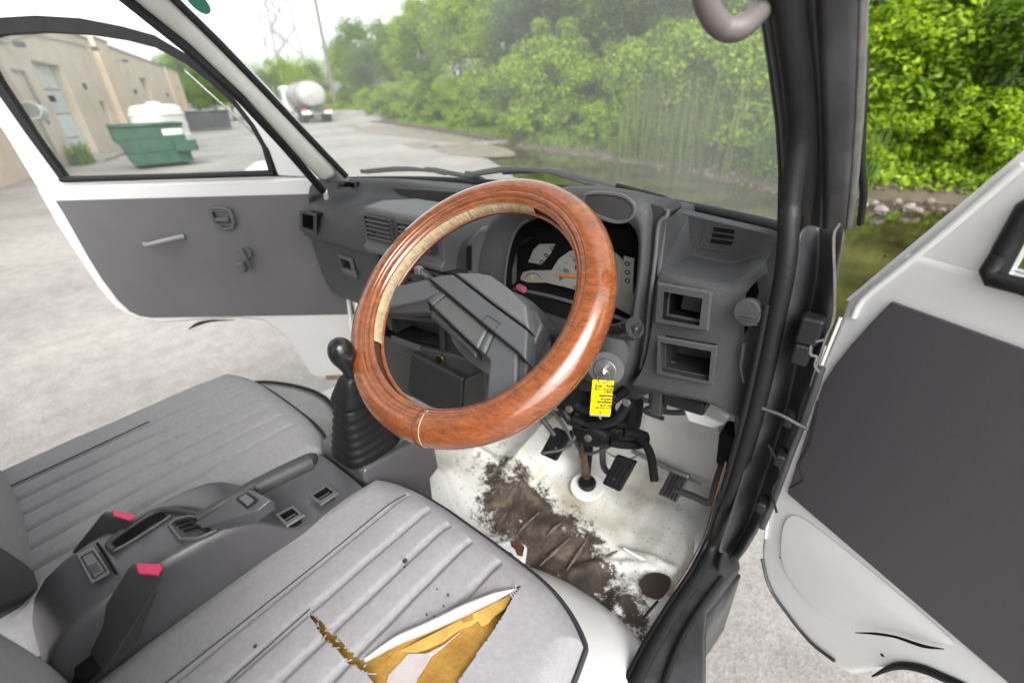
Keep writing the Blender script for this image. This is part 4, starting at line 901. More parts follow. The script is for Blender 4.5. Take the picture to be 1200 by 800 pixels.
for (x_, y_) in ((647, 291), (640, 299), (635, 307), (735, 309), (735, 319), (735, 329)):
    c = GP(x_, y_, .0125 if x_ > 700 else .001); tube('warning_symbol', [c+V(.004*math.cos(t), 0, .003*math.sin(t)) for t in np.linspace(0, 6.28, 10, endpoint=False)], .0009, M['ink'], dash, closed=True, seg=4)
# fuel gauge
tube('fuel_arc', [GP(x_, y_, .001) for x_, y_ in ((616, 326), (618, 322), (623, 320), (629, 321), (633, 325))], .0007, M['ink'], dash, smoothn=4, seg=4)
prism('fuel_mark', [GP(x_, y_, .001) for x_, y_ in ((622, 322), (625, 322), (626, 327), (623, 327))], (0, -.0005, 0), mat('fuel_yellow', (.7, .6, .02), .5), dash, 0)
gc = (696, 326)
Xd, Zd = V(1, 0, -.0), V(0, 0, 1)
for k in range(9):
    a_ = R(196-k*16); r0, r1_ = 36, (40 if k % 2 else 44)
    p0 = GP(gc[0]+36*math.cos(a_), gc[1]-32*math.sin(a_), .001); p1 = GP(gc[0]+(42 if k % 2 else 45)*math.cos(a_)*.95, gc[1]-36*math.sin(a_), .001)
    tube('speed_tick', [p0, p1], .0004, M['ink'], dash, seg=4)
for s, x_, y_ in (('0', 655, 329), ('20', 660, 319), ('40', 671, 307), ('60', 682, 299)):
    text('speed_number', s, .012, GP(x_, y_, .0015), Xd, Zd, M['ink'], dash)
text('speed_unit', 'km/h', .009, GP(671, 337, .0015), Xd, Zd, M['ink'], dash)
prism('odometer_window', [GP(x_, y_, .001) for x_, y_ in ((674, 311), (690, 313), (690, 318), (674, 316))], (0, -.0005, 0), M['ink'], dash, 0)
text('odometer_digits', '81775', .0085, GP(675, 316, .0025), Xd, Zd, M['gauge'], dash)
for x_, y_ in ((679, 293), (684, 292)): obox('blue_mark', GP(x_, y_, .001), V(.001, 0, 0), V(0, .0005, 0), V(0, 0, .003), M['blue'], dash, 0)
prism('needle', [GP(x_, y_, .004) for x_, y_ in ((648, 321.4), (700, 322), (700, 327), (676, 325), (650, 322.2))], (0, -.001, 0), M['orange'], dash, 0)
# lower ledge of the cluster with the pink button
tube('cluster_ledge', pp([(575, 331), (600, 338), (640, 346), (690, 360), (735, 376)], y=.61), .0035, M['con'], dash, smoothn=3)
prism('cluster_ledge_face', pp([(576, 333), (690, 362), (735, 378), (735, 392), (690, 384), (600, 350)], y=.612), (0, .01, 0), M['pit'], dash, 0)
obox('trip_button', A(611, 338, y=.605), V(.009, 0, -.002), V(0, .006, 0), V(0, 0, .005), mat('pink_button', (.42, .12, .16), .4), dash, .002)
# left switch pod beside the hood
prism('switch_pod', pp([(546, 282), (560, 268), (585, 262), (592, 275), (584, 300), (584, 345), (556, 342), (545, 320)], y=.56), (0, .06, 0), M['con'], dash, .01, seg=3)
prism('pod_switch', pp([(546, 290), (551, 287), (551, 318), (546, 316)], y=.556), (0, .01, 0), M['pit'], dash, .002)
# ---- driver's outboard module ----------------------------------------
# station rows across x; profile from windscreen down to bottom edge
def rprof(px_off, ys): pass
stn = []
T = [0, .18, .36, .55, .75, .9, 1]
back = [(786, 241, .70), (797, 244, .70), (815, 248, .69), (845, 255, .675), (875, 262, .665), (903, 268, .655), (914, 272, .65)]
edge = [(786, 246, .685), (797, 249, .685), (815, 254, .68), (845, 261, .665), (875, 268, .655), (900, 274, .65), (911, 278, .648)]
wb = [(788, 294, .67), (799, 297, .668), (815, 300, .665), (840, 307, .66), (866, 310, .655), (884, 300, .65), (902, 300, .645)]
fe = [(775, 316, .572), (788, 321, .566), (806, 325, .565), (832, 330, .564), (858, 333, .566), (880, 316, .58), (897, 308, .60)]
fr = [(770, 326, .560), (784, 328, .556), (803, 332, .553), (829, 338, .551), (858, 341, .553), (884, 330, .56), (902, 318, .585)]
f1 = [(764, 384, .552), (778, 388, .550), (798, 392, .549), (824, 398, .548), (853, 404, .550), (878, 400, .556), (896, 390, .575)]
f2 = [(757, 430, .545), (770, 434, .544), (792, 440, .543), (818, 447, .542), (846, 454, .544), (868, 450, .55), (886, 440, .57)]
f3 = [(741, 450, .545), (765, 456, .543), (788, 461, .542), (812, 466, .541), (836, 471, .543), (866, 492, .548), (876, 490, .57)]
und = [(741, 454, .60), (765, 460, .60), (788, 464, .60), (812, 468, .60), (836, 472, .60), (866, 492, .58), (876, 492, .58)]
lv = [back, edge, wb, fe, fr, f1, f2, f3, und]
rows = [[A(x_, y_, y=yy) for x_, y_, yy in r_] for r_ in lv]
def tight(rows, idx, e=.12):
    out = []
    for i, r_ in enumerate(rows):
        if i in idx and 0 < i < len(rows)-1:
            out.append([p*(1-e)+q*e for p, q in zip(r_, rows[i-1])]); out.append(r_); out.append([p*(1-e)+q*e for p, q in zip(r_, rows[i+1])])
        else: out.append(r_)
    return out
module = grid('driver_side_module', tight(rows, (1, 2, 3, 7), .1), M['dash'], dash, sub=2)
for q_, yy in (([(778, 340), (825, 348), (821, 382), (776, 374)], .53), ([(774, 399), (835, 410), (832, 447), (775, 435)], .53), ([(888, 334), (889, 342), (876, 385), (868, 398), (869, 350), (879, 338)], .54)):
    cut(module, [A(x_, y_, y=yy) for x_, y_ in q_], (0, .035 if yy > .6 else .07, 0))
# inner cheek between hood gap and module shelf
prism('module_cheek', pp([(783, 246), (808, 255), (812, 298), (776, 317), (768, 330), (772, 262)], y=.568)[:0] or [A(783, 246, y=.60), A(806, 254, y=.675), A(811, 299, y=.665), A(775, 316, y=.575), A(770, 325, y=.57), A(772, 264, y=.572)], (-.006, .004, 0), M['dash'], dash, 0)
# speaker/defroster grille
fm_ = hitter(module)
for q_ in (((837, 266), (861, 269), (860.5, 274), (836, 271)), ((835.5, 273), (860.5, 276.5), (860, 280.5), (834.5, 277.5)), ((834, 279.5), (859.5, 283), (857, 287.5), (832.5, 284.5))): onsurf('vent_slot_shade', fm_, q_, M['pit'], dash)  # near-black plates on the surface stand in for shade in the slots
for q_ in (((828, 258), (825, 272), (821, 289), (838, 293), (862, 297)), ((873, 263), (871, 276))): tube('vent_panel_seam', smoothpath([fm_(x_, y_, .0002) for x_, y_ in q_], 4), .0007, M['cond'], dash, seg=5)
# upper cubby
pocket('driver_vent_bezel', pp([(770, 330), (835, 341), (831, 388), (766, 378)], y=.541), pp([(779, 341), (824, 349), (820, 381), (777, 373)], y=.541), (.0, .06, 0), M['dash'], M['pit'], dash, .0025)
obox('vent_flap', A(812, 353, y=.57), V(.014, 0, 0), V(0, .003, 0), V(0, 0, .014), M['dashd'], dash, .002)
# lower cubby
pocket('coin_tray', pp([(770, 393), (841, 405), (836, 452), (768, 438)], y=.535), pp([(775, 400), (834, 411), (831, 446), (776, 434)], y=.535), (0, .06, 0), M['dash'], M['dashd'], dash, .002)
obox('tray_lip', A(808, 434, y=.565), V(.028, 0, -.003), V(0, .003, 0), V(0, 0, .004), M['dash'], dash, .002)
# round outlet in the side and its dark slot
prism('side_slot', [A(x_, y_, y=.60) for x_, y_ in ((887, 330), (889, 342), (876, 385), (868, 402), (867, 380), (870, 350), (879, 335))], (0, .003, 0), M['pit'], dash, 0)
c = A(880, 364, y=.538); disc('side_demister_outlet', c, V(-.15, -1, .1), .0165, M['dash'], dash, .013, 28, .003)
for k in range(3): obox('outlet_rib', c+V(.003, -.015, -.009+k*.004), V(.009, 0, 0), V(0, .001, 0), V(0, 0, .0008), M['dash'], dash, 0)
tube('module_side_bead', pp([(872, 402), (868, 430), (872, 448)], y=.54), .0018, M['con'], dash, seg=5)
# under-dash bits
prism('fuse_box', pp([(778, 460), (826, 474), (824, 489), (776, 474)], y=.60), (0, .05, 0), M['blkg'], dash, .004)
prism('relay', pp([(764, 458), (776, 460), (774, 490), (760, 486)], y=.60), (0, .03, 0), M['cond'], dash, .004)
prism('fuse_cover', pp([(800, 480), (828, 488), (850, 498), (835, 503), (806, 494)], y=.60), (0, .03, 0), M['white'], dash, .004)
prism('side_junction_box', pp([(842, 508), (862, 514), (858, 553), (838, 545)], y=.66), (0, .05, 0), M['pit'], dash, .006)
# under-dash beam and harness
tube('support_beam', [V(-.2, .68, .93), V(.1, .68, .93), V(.36, .68, .96)], .03, M['pit'], dash)
prism('knee_panel', pp([(640, 405), (742, 440), (770, 456), (745, 470), (700, 462), (640, 452)], y=.60), (0, .03, 0), M['dashd'], dash, .006)
random.seed(3)
for k in range(26):
    x0, z0 = random.uniform(.16, .40), random.uniform(.80, .98); y0 = random.uniform(.60, .76)
    p = [V(x0, y0, z0)]
    for j in range(4): p.append(p[-1]+V(random.uniform(-.06, .06), random.uniform(-.03, .03), random.uniform(-.05, .03)))
    tube('wiring_loom', p, random.uniform(.003, .009), random.choice([M['blk'], M['blk'], M['pit'], M['dashd'], M['cond']]), dash, smoothn=4, seg=7)
tube('heater_duct', [A(742, 470, y=.72), A(740, 490, y=.72), A(734, 512, y=.74)], .022, M['blk'], dash, smoothn=4)

# ---- STEERING COLUMN --------------------------------------------------
WC = CAM+V(-.386, .383, -.237); WNn = V(.0, -.65, .76); WNn /= np.linalg.norm(WNn)
col_ = part('steering_column', WC)
WE1 = V(1, 0, 0); WE1 = WE1-WNn*(WE1@WNn); WE1 /= np.linalg.norm(WE1); WE2 = np.cross(WNn, WE1)
def ws_(px, py, h=0.): return A(px, py, P=WC, n=WNn, off=h)
sh = []
for d_, rx, ry in ((-.035, .050, .045), (-.05, .064, .056), (-.09, .070, .062), (-.16, .066, .060), (-.22, .055, .052), (-.24, .03, .03)):
    sh.append([WC+WNn*d_+WE1*(rx*np.sign(math.cos(t))*abs(math.cos(t))**.7+.005)+WE2*(ry*np.sign(math.sin(t))*abs(math.sin(t))**.7-.004) for t in np.linspace(0, 2*math.pi, 28, endpoint=False)])
grid('column_shroud', sh, M['lever'], col_, closed=True, sub=1, caps=True)
prism('shroud_slot', [ws_(x_, y_, -.06) for x_, y_ in ((646, 392), (650, 395), (656, 405), (653, 416), (645, 410))], -WNn*.02, M['pit'], col_, 0)
# stalks
tube('indicator_stalk', [WC+WNn*-.08+WE1*.06, A(700, 388, y=.47), A(728, 388, y=.45), A(744, 384, y=.44)], [.006, .007, .011, .013], M['blkg'], col_, smoothn=4)
obox('indicator_stalk_tip', A(738, 387, y=.445), V(.014, -.002, .003), V(0, .010, 0), V(0, 0, .010), M['blkg'], col_, .005, seg=3)
tube('wiper_stalk', [WC+WNn*-.08-WE1*.06, A(520, 340, y=.45), A(505, 328, y=.45), A(492, 318, y=.445)], [.006, .007, .007, .009], M['dashd'], col_, smoothn=4)
obox('wiper_stalk_tip', A(491, 317, y=.443), V(.007, 0, 0), V(0, .006, 0), V(0, 0, .007), M['steel'], col_, .003)
tube('column_tube', [WC+WNn*-.2, V(.262, .665, .80), V(.267, .69, .60)], [.045, .03, .0095], M['pit'], col_)
tube('steering_shaft', [V(.265, .64, .86), V(.267, .696, .545)], .0105, mat('rusty_shaft', (.14, .085, .06), .6, metal=.3, var=.5, vscale=60), col_)
c = A(688, 571, z=.56); disc('shaft_flange', c, (0, -.15, 1), .040, M['white'], col_, .008, 30, .003)
disc('shaft_boot', c+V(0, 0, .008), (0, -.15, 1), .021, M['blk'], col_, .016, 20, .005)
# key cylinder
kc = A(710, 432, y=.46)
tube('ignition_cylinder', [kc+V(-.02, .06, -.01), kc+V(0, .0, 0)], .024, M['con'], col_, seg=20)
disc('ignition_face', kc+V(.001, -.002, 0), (0.1, -1, .1), .016, M['steel'], col_, .004, 20, .001)
for k, pts in enumerate((((668, 445), (672, 470), (690, 480), (715, 470), (735, 455)), ((655, 470), (668, 492), (690, 498), (720, 492), (738, 470)), ((672, 490), (700, 505), (712, 512)))):
    tube('column_bracket', pp(pts, y=.60), .009, M['blk'], col_, smoothn=4)
prism('column_mount', pp([(668, 500), (725, 505), (722, 522), (700, 526), (672, 520)], y=.64), (0, .04, 0), M['blk'], col_, .008)
for x_, y_ in ((668, 478), (735, 470), (690, 512)): disc('column_bolt', A(x_, y_, y=.585), (0, -1, 0), .008, M['steel'], col_, .006, 6, .001)

# ---- PEDALS -----------------------------------------------------------
def pedal(name, px, y, arm, label, m, ribs=5, chrome=False):
    q = pp(px, y=y); p_ = empty(name, np.mean(q, axis=0), label, parent=van)
    # tilt: lower edge comes forward (towards the driver)
    q = [q[0]+V(0, .02, 0), q[1]+V(0, .02, 0), q[2], q[3]]
    nn = np.cross(q[1]-q[0], q[3]-q[0]); nn /= np.linalg.norm(nn); nn = nn if nn[1] < 0 else -nn
    prism('pedal_pad', q, -nn*.012, m, p_, .004, seg=3)
    for k in range(ribs):
        t = (k+.7)/(ribs+.4); a_, b_ = q[0]*(1-t)+q[1]*t, q[3]*(1-t)+q[2]*t
        if ribs > 3 and chrome: tube('pad_rib', [a_*.9+b_*.1+nn*.002, a_*.1+b_*.9+nn*.002], .0028, M['blkg'], p_, seg=6)
        else: tube('pad_rib', [a_*.85+b_*.15+nn*.001, a_*.15+b_*.85+nn*.001], .0016, M['blk'], p_, seg=5)
    tube('pedal_arm', [A(*a_, y=b_) for a_, b_ in arm], .007, M['jamb'], p_, smoothn=4)
    return p_
pedal('clutch_pedal', [(642, 507), (663, 516), (651, 541), (632, 532)], .60, [((650, 525), .61), ((672, 514), .64), ((676, 490), .66)], 'black rubber clutch pedal left of the steering shaft', M['blk'], 4)
pedal('brake_pedal', [(716, 540), (740, 549), (726, 577), (705, 567)], .62, [((722, 560), .63), ((708, 548), .65), ((706, 525), .68), ((707, 500), .70)], 'black rubber brake pedal right of the steering shaft', M['blk'], 4)
pedal('accelerator_pedal', [(782, 556), (804, 565), (792, 590), (770, 580)], .66, [((790, 573), .67), ((812, 581), .67), ((832, 588), .67), ((838, 570), .68), ((846, 545), .70)], 'ribbed accelerator pedal with worn bright edges', M['steel'], 5, True)
tube('throttle_cable', pp([(700, 505), (712, 530), (735, 538), (750, 532)], y=.72), .0022, M['steel'], body, smoothn=4, seg=5)

# ---- STEERING WHEEL ---------------------------------------------------
wheel = part('steering_wheel', WC, 'steering wheel in a glossy wood-look rim cover, turned off centre')
RM, rm = .1735, .0235
def wp3(a, psi, r, Rm=None):
    """a angle round the wheel; psi angle round the rim, 0 = outwards, pi = towards hub, pi/2 = towards driver"""
    rad = WE1*math.cos(a)+WE2*math.sin(a)
    return WC+rad*((Rm or RM)+r*math.cos(psi))+WNn*(r*math.sin(psi))
NA = 120
def cover_rows(gap0, gap1):
    rows = []
    for i in range(NA):
        a = 2*math.pi*i/NA; s = []
        prof = [(gap1-.04, rm*.84), (gap1-.07, rm*.95), (gap1-.02, rm*1.04)]
        for k in range(60):
            t = k/59; ps = gap1+.05+(gap0-.05+2*math.pi-gap1-.05)*t; r_ = rm
            # two stitched ridges near the inner edge
            for q in (.055, .12, .945, .88): r_ -= .0015*math.exp(-((t-q)/.010)**2)
            for q in (.088, .912): r_ += .0008*math.exp(-((t-q)/.014)**2)
            prof.append((ps, r_))
        prof += [(gap0+2*math.pi+.02, rm*1.04), (gap0+2*math.pi+.07, rm*.95), (gap0+2*math.pi+.04, rm*.84)]
        seam = 1-.03*math.exp(-((a-R(282))/.012)**2)
        for ps, r_ in prof: s.append(wp3(a, ps, r_*seam*(1+.006*math.sin(a*9))))
        rows.append(s)
    rows.append(rows[0]); return rows
grid('rim_cover', cover_rows(math.pi-.50, math.pi+.34), M['wood'], wheel, angle=50, flip=False, origin=WC)
# core: brown with cream stretches showing inside the gap
def coreseg(name, a0, a1, m, r_, n=60, wob=0):
    rows = []
    for i in range(n+1):
        a = a0+(a1-a0)*i/n; k = 1+wob*noise.noise(Vector((a*30, 0, 1)))+wob*.8*noise.noise(Vector((a*90, 3, 1)))
        rows.append([wp3(a, ps, r_*k) for ps in np.linspace(math.pi-.72, math.pi+.62, 9)])
    return grid(name, rows, m, wheel)
coreseg('rim_core', 0, 2*math.pi, M['rimbr'], rm*.80, 120)
coreseg('cream_lining', R(80), R(222), M['cream'], rm*.96, 300, .06)
tube('stitch_line', [wp3(2*math.pi*i/90, math.pi+.47, rm*1.0) for i in range(90)], .0007, M['rimbr'], wheel, closed=True, seg=4)
M['wrk'] = mat('lining_crease', (.36, .25, .14), .8)
random.seed(21)
for k in range(110):
    a_ = R(random.uniform(81, 221)); da = random.uniform(-.03, .03)
    tube('lining_wrinkle', [wp3(a_+da*q+.006*math.sin(q*9), math.pi-.48+.8*q, rm*.972) for q in np.linspace(random.uniform(0, .5), random.uniform(.55, 1), 5)], .00022, M['wrk'], wheel, seg=4)
tube('cover_seam', [wp3(R(282), ps, rm*1.008) for ps in np.linspace(-1.6, 2.4, 24)], .0009, M['rimbr'], wheel, seg=5)
tube('cover_seam', [wp3(R(285), ps, rm*1.004) for ps in np.linspace(-1.6, 2.4, 24)], .0006, M['cream'], wheel, seg=4)
# spokes and hub pads
def pad(name, px, h, th, m, bev=.0045, parent=wheel, hs=None):
    q = [ws_(x_, y_, (hs[i] if hs else h)) for i, (x_, y_) in enumerate(px)]
    return prism(name, q, -WNn*th, m, parent, bev, seg=3)
pad('spoke', [(440, 348), (452, 337), (500, 326), (515, 340), (500, 350), (440, 363)], 0, .018, M['lever'], hs=[-.006, -.006, -.004, -.004, -.006, -.010])
pad('spoke_side', [(440, 363), (500, 350), (504, 366), (470, 367), (444, 367)], -.012, .014, M['dashd'])
pad('spoke_joint', [(500, 351), (516, 339), (522, 344), (505, 358)], -.004, .018, M['lever'])
pad('horn_bar', [(506, 358), (523, 345), (571, 385), (559, 409)], -.004, .018, mat('horn_bar_plastic', (.075, .078, .075), .38, grain=.4, gscale=900))
pad('horn_bar_bevel', [(505, 360), (558, 410), (557, 420), (503, 370)], -.012, .02, M['dashd'])
pad('spoke_joint', [(560, 409), (571, 386), (578, 390), (567, 415)], -.004, .018, M['lever'])
pad('spoke', [(568, 415), (579, 391), (606, 413), (605, 455), (596, 480), (568, 484), (573, 421)], 0, .018, M['lever'], hs=[-.004, -.004, -.002, -.004, -.008, -.008, -.006])
pad('spoke_side', [(606, 413), (618, 424), (616, 470), (606, 474), (605, 455)], -.008, .02, M['cond'])
pad('hub_bar', [(502, 326), (516, 322), (530, 321), (577, 357), (618, 387), (616, 423), (606, 412), (571, 383), (523, 343)], .002, .03, M['lever'], .003)
pad('hub_pad', [(532, 319), (560, 319), (575, 322), (597, 338), (616, 357), (620, 386), (578, 355)], .003, .035, M['con'], .004)
tube('hub_groove', [ws_(x_, y_, .0035) for x_, y_ in ((502, 326), (523, 343), (571, 384), (606, 413), (617, 424))], .0012, M['pit'], wheel, seg=6)
tube('hub_emblem_plate', [ws_(x_, y_, .003) for x_, y_ in ((565, 377), (571, 369), (586, 379), (579, 388))], .0007, M['cond'], wheel, closed=True, seg=4)
pad('hub_side', [(619, 357), (630, 365), (636, 380), (618, 424), (620, 386)], -.02, .03, M['cond'])

# ---- KEY TAG (hangs from the key: a thing of its own) -----------------
tg = empty('key_tag', A(705, 440, y=.425), 'yellow paper auction tag with handwriting hanging from the ignition key', 'tag')
TY = .425
q = pp([(691.5, 440), (718.5, 440), (718.5, 490), (691.5, 490)], y=TY)
ux = q[1]-q[0]; ux /= np.linalg.norm(ux); uz = V(0, 0, 1)
wT, hT = .0285, .0535
tc_ = A(705, 466, y=TY)
tx, tz = V(.86, .50, 0)/np.linalg.norm(V(.86, .50, 0)), V(0, .02, .99); tz /= np.linalg.norm(tz)
nT = np.cross(tx, tz)
ctrT = tc_
wT = .0133; hT = .0268
prism('paper', [ctrT+tx*a_*wT+tz*b_*hT for a_, b_ in ((-1, -1), (1, -1), (1, 1), (-1, 1))], -nT*.0006, M['yellow'], tg, 0)
obox('paper_stub', ctrT-tz*(hT+.0016)-nT*.0005, tx*wT*.98, nT*.0003, tz*.0016, mat('tag_stub', (.25, .22, .24), .7), tg, 0)
k0 = ctrT+nT*.0004
for i, (s, sz, x_, z_) in enumerate((('Sub.  Auto', .0062, -.72, .60), ('Boc. Auction', .0052, -.72, .44), (': 1993', .0064, -.1, .26), ('Bethesda', .0058, -.25, .06), ('Auction', .0055, -.1, -.13), ('Bradshaw', .0056, -.35, -.31), ('4x4 5sp', .0054, -.1, -.50), ('1 off 2nd row', .0046, -.8, -.66))):
    text('handwriting', s, sz*.98, k0+tx*x_*wT+tz*z_*hT, tx+tz*.05, tz, M['ink'], tg, bold=.035)
for i, (s, x_, z_) in enumerate((('YEAR', -.85, .26), ('MAKE', -.85, .07), ('MODEL', -.85, -.12), ('COLOR', -.85, -.30), ('STOCK', -.85, -.49))):
    text('printed_word', s, .0024, k0+tx*x_*wT+tz*z_*hT, tx, tz, M['ink'], tg)
for z_ in (.38, .20, .01, -.18, -.37, -.56, -.74):
    obox('printed_rule', k0+tz*z_*hT, tx*wT*.85, nT*.0001, tz*.00012, M['ink'], tg, 0)
for a_ in (-.7, .7): tube('printed_frame', [k0+tx*(a_+b_)*wT+tz*c_*hT for b_, c_ in ((-.2, .93), (.2, .93), (.2, .78), (-.2, .78))], .00018, M['ink'], tg, closed=True, seg=4)
for z_ in (.85, -.86): disc('punched_hole', k0+tz*z_*hT, nT, .0014, M['ink'], tg, .0003, 12)
rc_ = k0+tz*(hT+.006)+nT*.001
tube('split_ring', [rc_+tx*.0078*math.cos(t)+tz*.0098*math.sin(t) for t in np.linspace(0, 2*math.pi, 28, endpoint=False)], .0007, M['chrome'], tg, closed=True, seg=6)
tube('key', [rc_+tz*.008, kc+V(0, -.01, 0), kc], .003, M['chrome'], tg, flat=.4)

# ---- SEATS ------------------------------------------------------------
def cushion(root, x0, x1, y0, y1, z0, chan, chan_y, tilt, tear=None, border=(.05, .05), n=150, cross=None, m=None):
    cx, cy, hw, hh = (x0+x1)/2, (y0+y1)/2, (x1-x0)/2, (y1-y0)/2
    s_ = np.linspace(-1, 1, n); Vt = []; 
    def pt(s, t):
        k = max(abs(s), abs(t)); x = s*math.sqrt(max(0, 1-.13*t**4)); y = t*math.sqrt(max(0, 1-(.22 if s > 0 else .16)*s**4))
        X, Y = cx+x*hw, cy+y*hh
        d = (1-k)*min(hw, hh); r_ = .035
        z = z0+tilt*(Y-cy)
        if d < r_: z -= .030*(1-math.sqrt(max(0, 1-(1-d/r_)**2)))
        z += .010*(1-(s*s))*(1-t*t)
        fade = max(0, min(1, d/.02))
        for c in chan:
            if chan_y[0] < Y < chan_y[1]: z -= (.0058 if x0 > 0 else .0085)*fade*math.exp(-((X-c)/.0036)**2)*1.15+.0010*fade*math.exp(-((X-c)/.012)**2)
        if cross is not None: z -= .004*fade*math.exp(-((Y-cross-.01*math.sin(X*40))/.005)**2)*(1 if chan[0]-.01 < X < chan[-1]+.01 else 0)
        z += .0012*noise.noise(Vector((X*22, Y*22, z0)))+.0028*noise.noise(Vector((X*7, Y*7, z0+3)))
        return V(X, Y, z)
    P_ = [[pt(s, t) for s in s_] for t in s_]
    # skirt
    f = []; v = [p for r_ in P_ for p in r_]
    for i in range(n-1):
        for j in range(n-1):
            c = (P_[i][j]+P_[i+1][j+1])/2
            if tear and tear(c[0], c[1]): continue
            f.append([i*n+j, i*n+j+1, (i+1)*n+j+1, (i+1)*n+j])
    ring = [(0, j) for j in range(n)]+[(i, n-1) for i in range(1, n)]+[(n-1, j) for j in range(n-2, -1, -1)]+[(i, 0) for i in range(n-2, 0, -1)]
    base = len(v); L_ = len(ring)
    for lv_, (dz, sc) in enumerate(((-.018, 1.012), (-.05, 1.0), (-.085, .965))):
        for i, j in ring:
            p = P_[i][j]; v.append(V(cx+(p[0]-cx)*sc, cy+(p[1]-cy)*sc, p[2]+dz))
    for k in range(L_):
        kn = (k+1) % L_; a_, b_ = ring[k], ring[kn]
        f.append([b_[0]*n+b_[1], a_[0]*n+a_[1], base+k, base+kn])
        for q in range(2): f.append([base+q*L_+kn, base+q*L_+k, base+(q+1)*L_+k, base+(q+1)*L_+kn])
    mesh('seat_cushion', v, f, m or M['fabric'], root, angle=80)
    rim = [V(cx+(v[base+k][0]-cx)*1.004, cy+(v[base+k][1]-cy)*1.004, v[base+k][2]+.013) for k in range(0, L_, 3)]
    tube('cushion_piping', rim, .0034, M['piping'], root, closed=True, seg=6)
    low = [v[base+2*L_+k]+V(0, 0, .0) for k in range(0, L_, 3)]
    grid('cushion_base', [[V(cx+(p[0]-cx)*1.01, cy+(p[1]-cy)*1.01, p[2]+.035) for p in low], [p+V(0, 0, -.04) for p in low]], M['piping'], root, closed=True, solid=.003)
    return P_
def inpoly(x, y, poly):
    c = False; n = len(poly); j = n-1
    for i in range(n):
        xi, yi, xj, yj = poly[i][0], poly[i][1], poly[j][0], poly[j][1]
        if (yi > y) != (yj > y) and x < (xj-xi)*(y-yi)/(yj-yi)+xi: c = not c
        j = i
    return c
DZ = .853
ds = part('driver_seat', (.32, 0, .80), 'driver seat with torn grey fabric and yellow foam showing')
tp1 = [A(x_, y_, z=DZ+.006) for x_, y_ in ((611, 686), (604, 689), (590, 697), (545, 720), (500, 742), (460, 758), (427, 779), (432, 790), (442, 815), (450, 860), (520, 860), (537, 800), (556, 772), (580, 738), (598, 708))]
tp2 = [A(x_, y_, z=DZ+.006) for x_, y_ in ((363, 722), (372, 726), (386, 739), (398, 752), (410, 764), (428, 778), (434, 792), (424, 788), (410, 778), (396, 764), (380, 748), (372, 736))]
def tear(x, y):
    j = .0011*noise.noise(Vector((x*420, y*420, 0))); k = .0011*noise.noise(Vector((x*420, y*420, 5)))
    return inpoly(x+j, y+k, tp1) or inpoly(x+j, y+k, tp2)
DC = [.190, .2385, .280, .322, .372, .412]
cushion(ds, .100, .517, -.34, .285, DZ, DC[:5], (-.5, .26), .03, tear, n=330)
for xx in (.1895,):
    tube('seat_seam', [V(xx+.004*math.sin(y*9), y, DZ+.0105+.03*(y+.027)-.012*max(0, (y-.21)/.05)**2) for y in np.linspace(-.2, .255, 30)], .0011, M['piping'], ds, seg=5)
tube('seat_seam', [V(.2385, y, DZ+.0095+.03*(y+.027)) for y in np.linspace(-.2, .075, 20)], .0009, M['piping'], ds, seg=5)
# foam below the tear
fo = []
for i in range(40):
    y = -.16+.41*i/39
    fo.append([V(x, y, DZ-.006-.03*max(0, (y-.19)/.06)+.03*(y+.03)+.004*noise.noise(Vector((x*25, y*25, 9)))+.002*noise.noise(Vector((x*90, y*90, 2)))) for x in np.linspace(.20, .47, 40)])
grid('foam', fo, M['foam'], ds)
tl_ = [A(x_, y_, z=DZ+.001) for x_, y_ in ((604, 691), (590, 700), (545, 722), (500, 745), (470, 760), (476, 763), (488, 764), (505, 757), (520, 750), (532, 741), (540, 736), (552, 733), (560, 726), (564, 733), (572, 729), (580, 720), (592, 712))]
prism('torn_foam_layer', tl_, (0, 0, -.004), M['foam2'], ds, .001)
bk_ = [A(x_, y_, z=DZ+.0015) for x_, y_ in ((539, 740), (520, 755), (500, 765), (478, 765), (470, 775), (455, 790), (450, 815), (480, 815), (490, 792), (505, 768))]
prism('cloth_backing', bk_, (0, 0, -.003), M['cloth'], ds, .001)
# rolled back flap
fa = [A(x_, y_, z=DZ+.012) for x_, y_ in ((604, 690), (580, 699), (545, 714), (500, 735), (465, 750), (428, 773))]
tube('rolled_flap', fa, [.0015, .0075, .0095, .0085, .0075, .0035], M['cloth'], ds, smoothn=6, seg=12, flat=.55, up=(0, 0, 1))
for k in range(4):
    t = k*.018; tube('loose_thread', [A(603-k*2.0, 684+k*3, z=DZ+.013), A(606-k*1.6, 691+k*3, z=DZ+.013)], .0008, M['cloth'], ds, seg=4)
random.seed(5)
for k in range(34):
    t = random.random(); i = min(10, int(t*10)); a_ = tp2[random.randrange(len(tp2))]
    tube('frayed_thread', [a_+V(random.uniform(-.004, .004), random.uniform(-.004, .004), .004), a_+V(random.uniform(-.006, .006), random.uniform(-.006, .006), .006)], .0005, M['cloth'], ds, seg=4)
for x_, y_, r_ in ((474.5, 657, .0032), (474, 664, .0012), (525, 697, .0014), (512, 690, .0009), (299, 757, .002), (520, 710, .001), (500, 720, .0012), (509, 722, .001)):
    disc('burn_mark', A(x_, y_, z=DZ+.013), (0, 0, 1), r_, M['piping'], ds, .0008, 10)
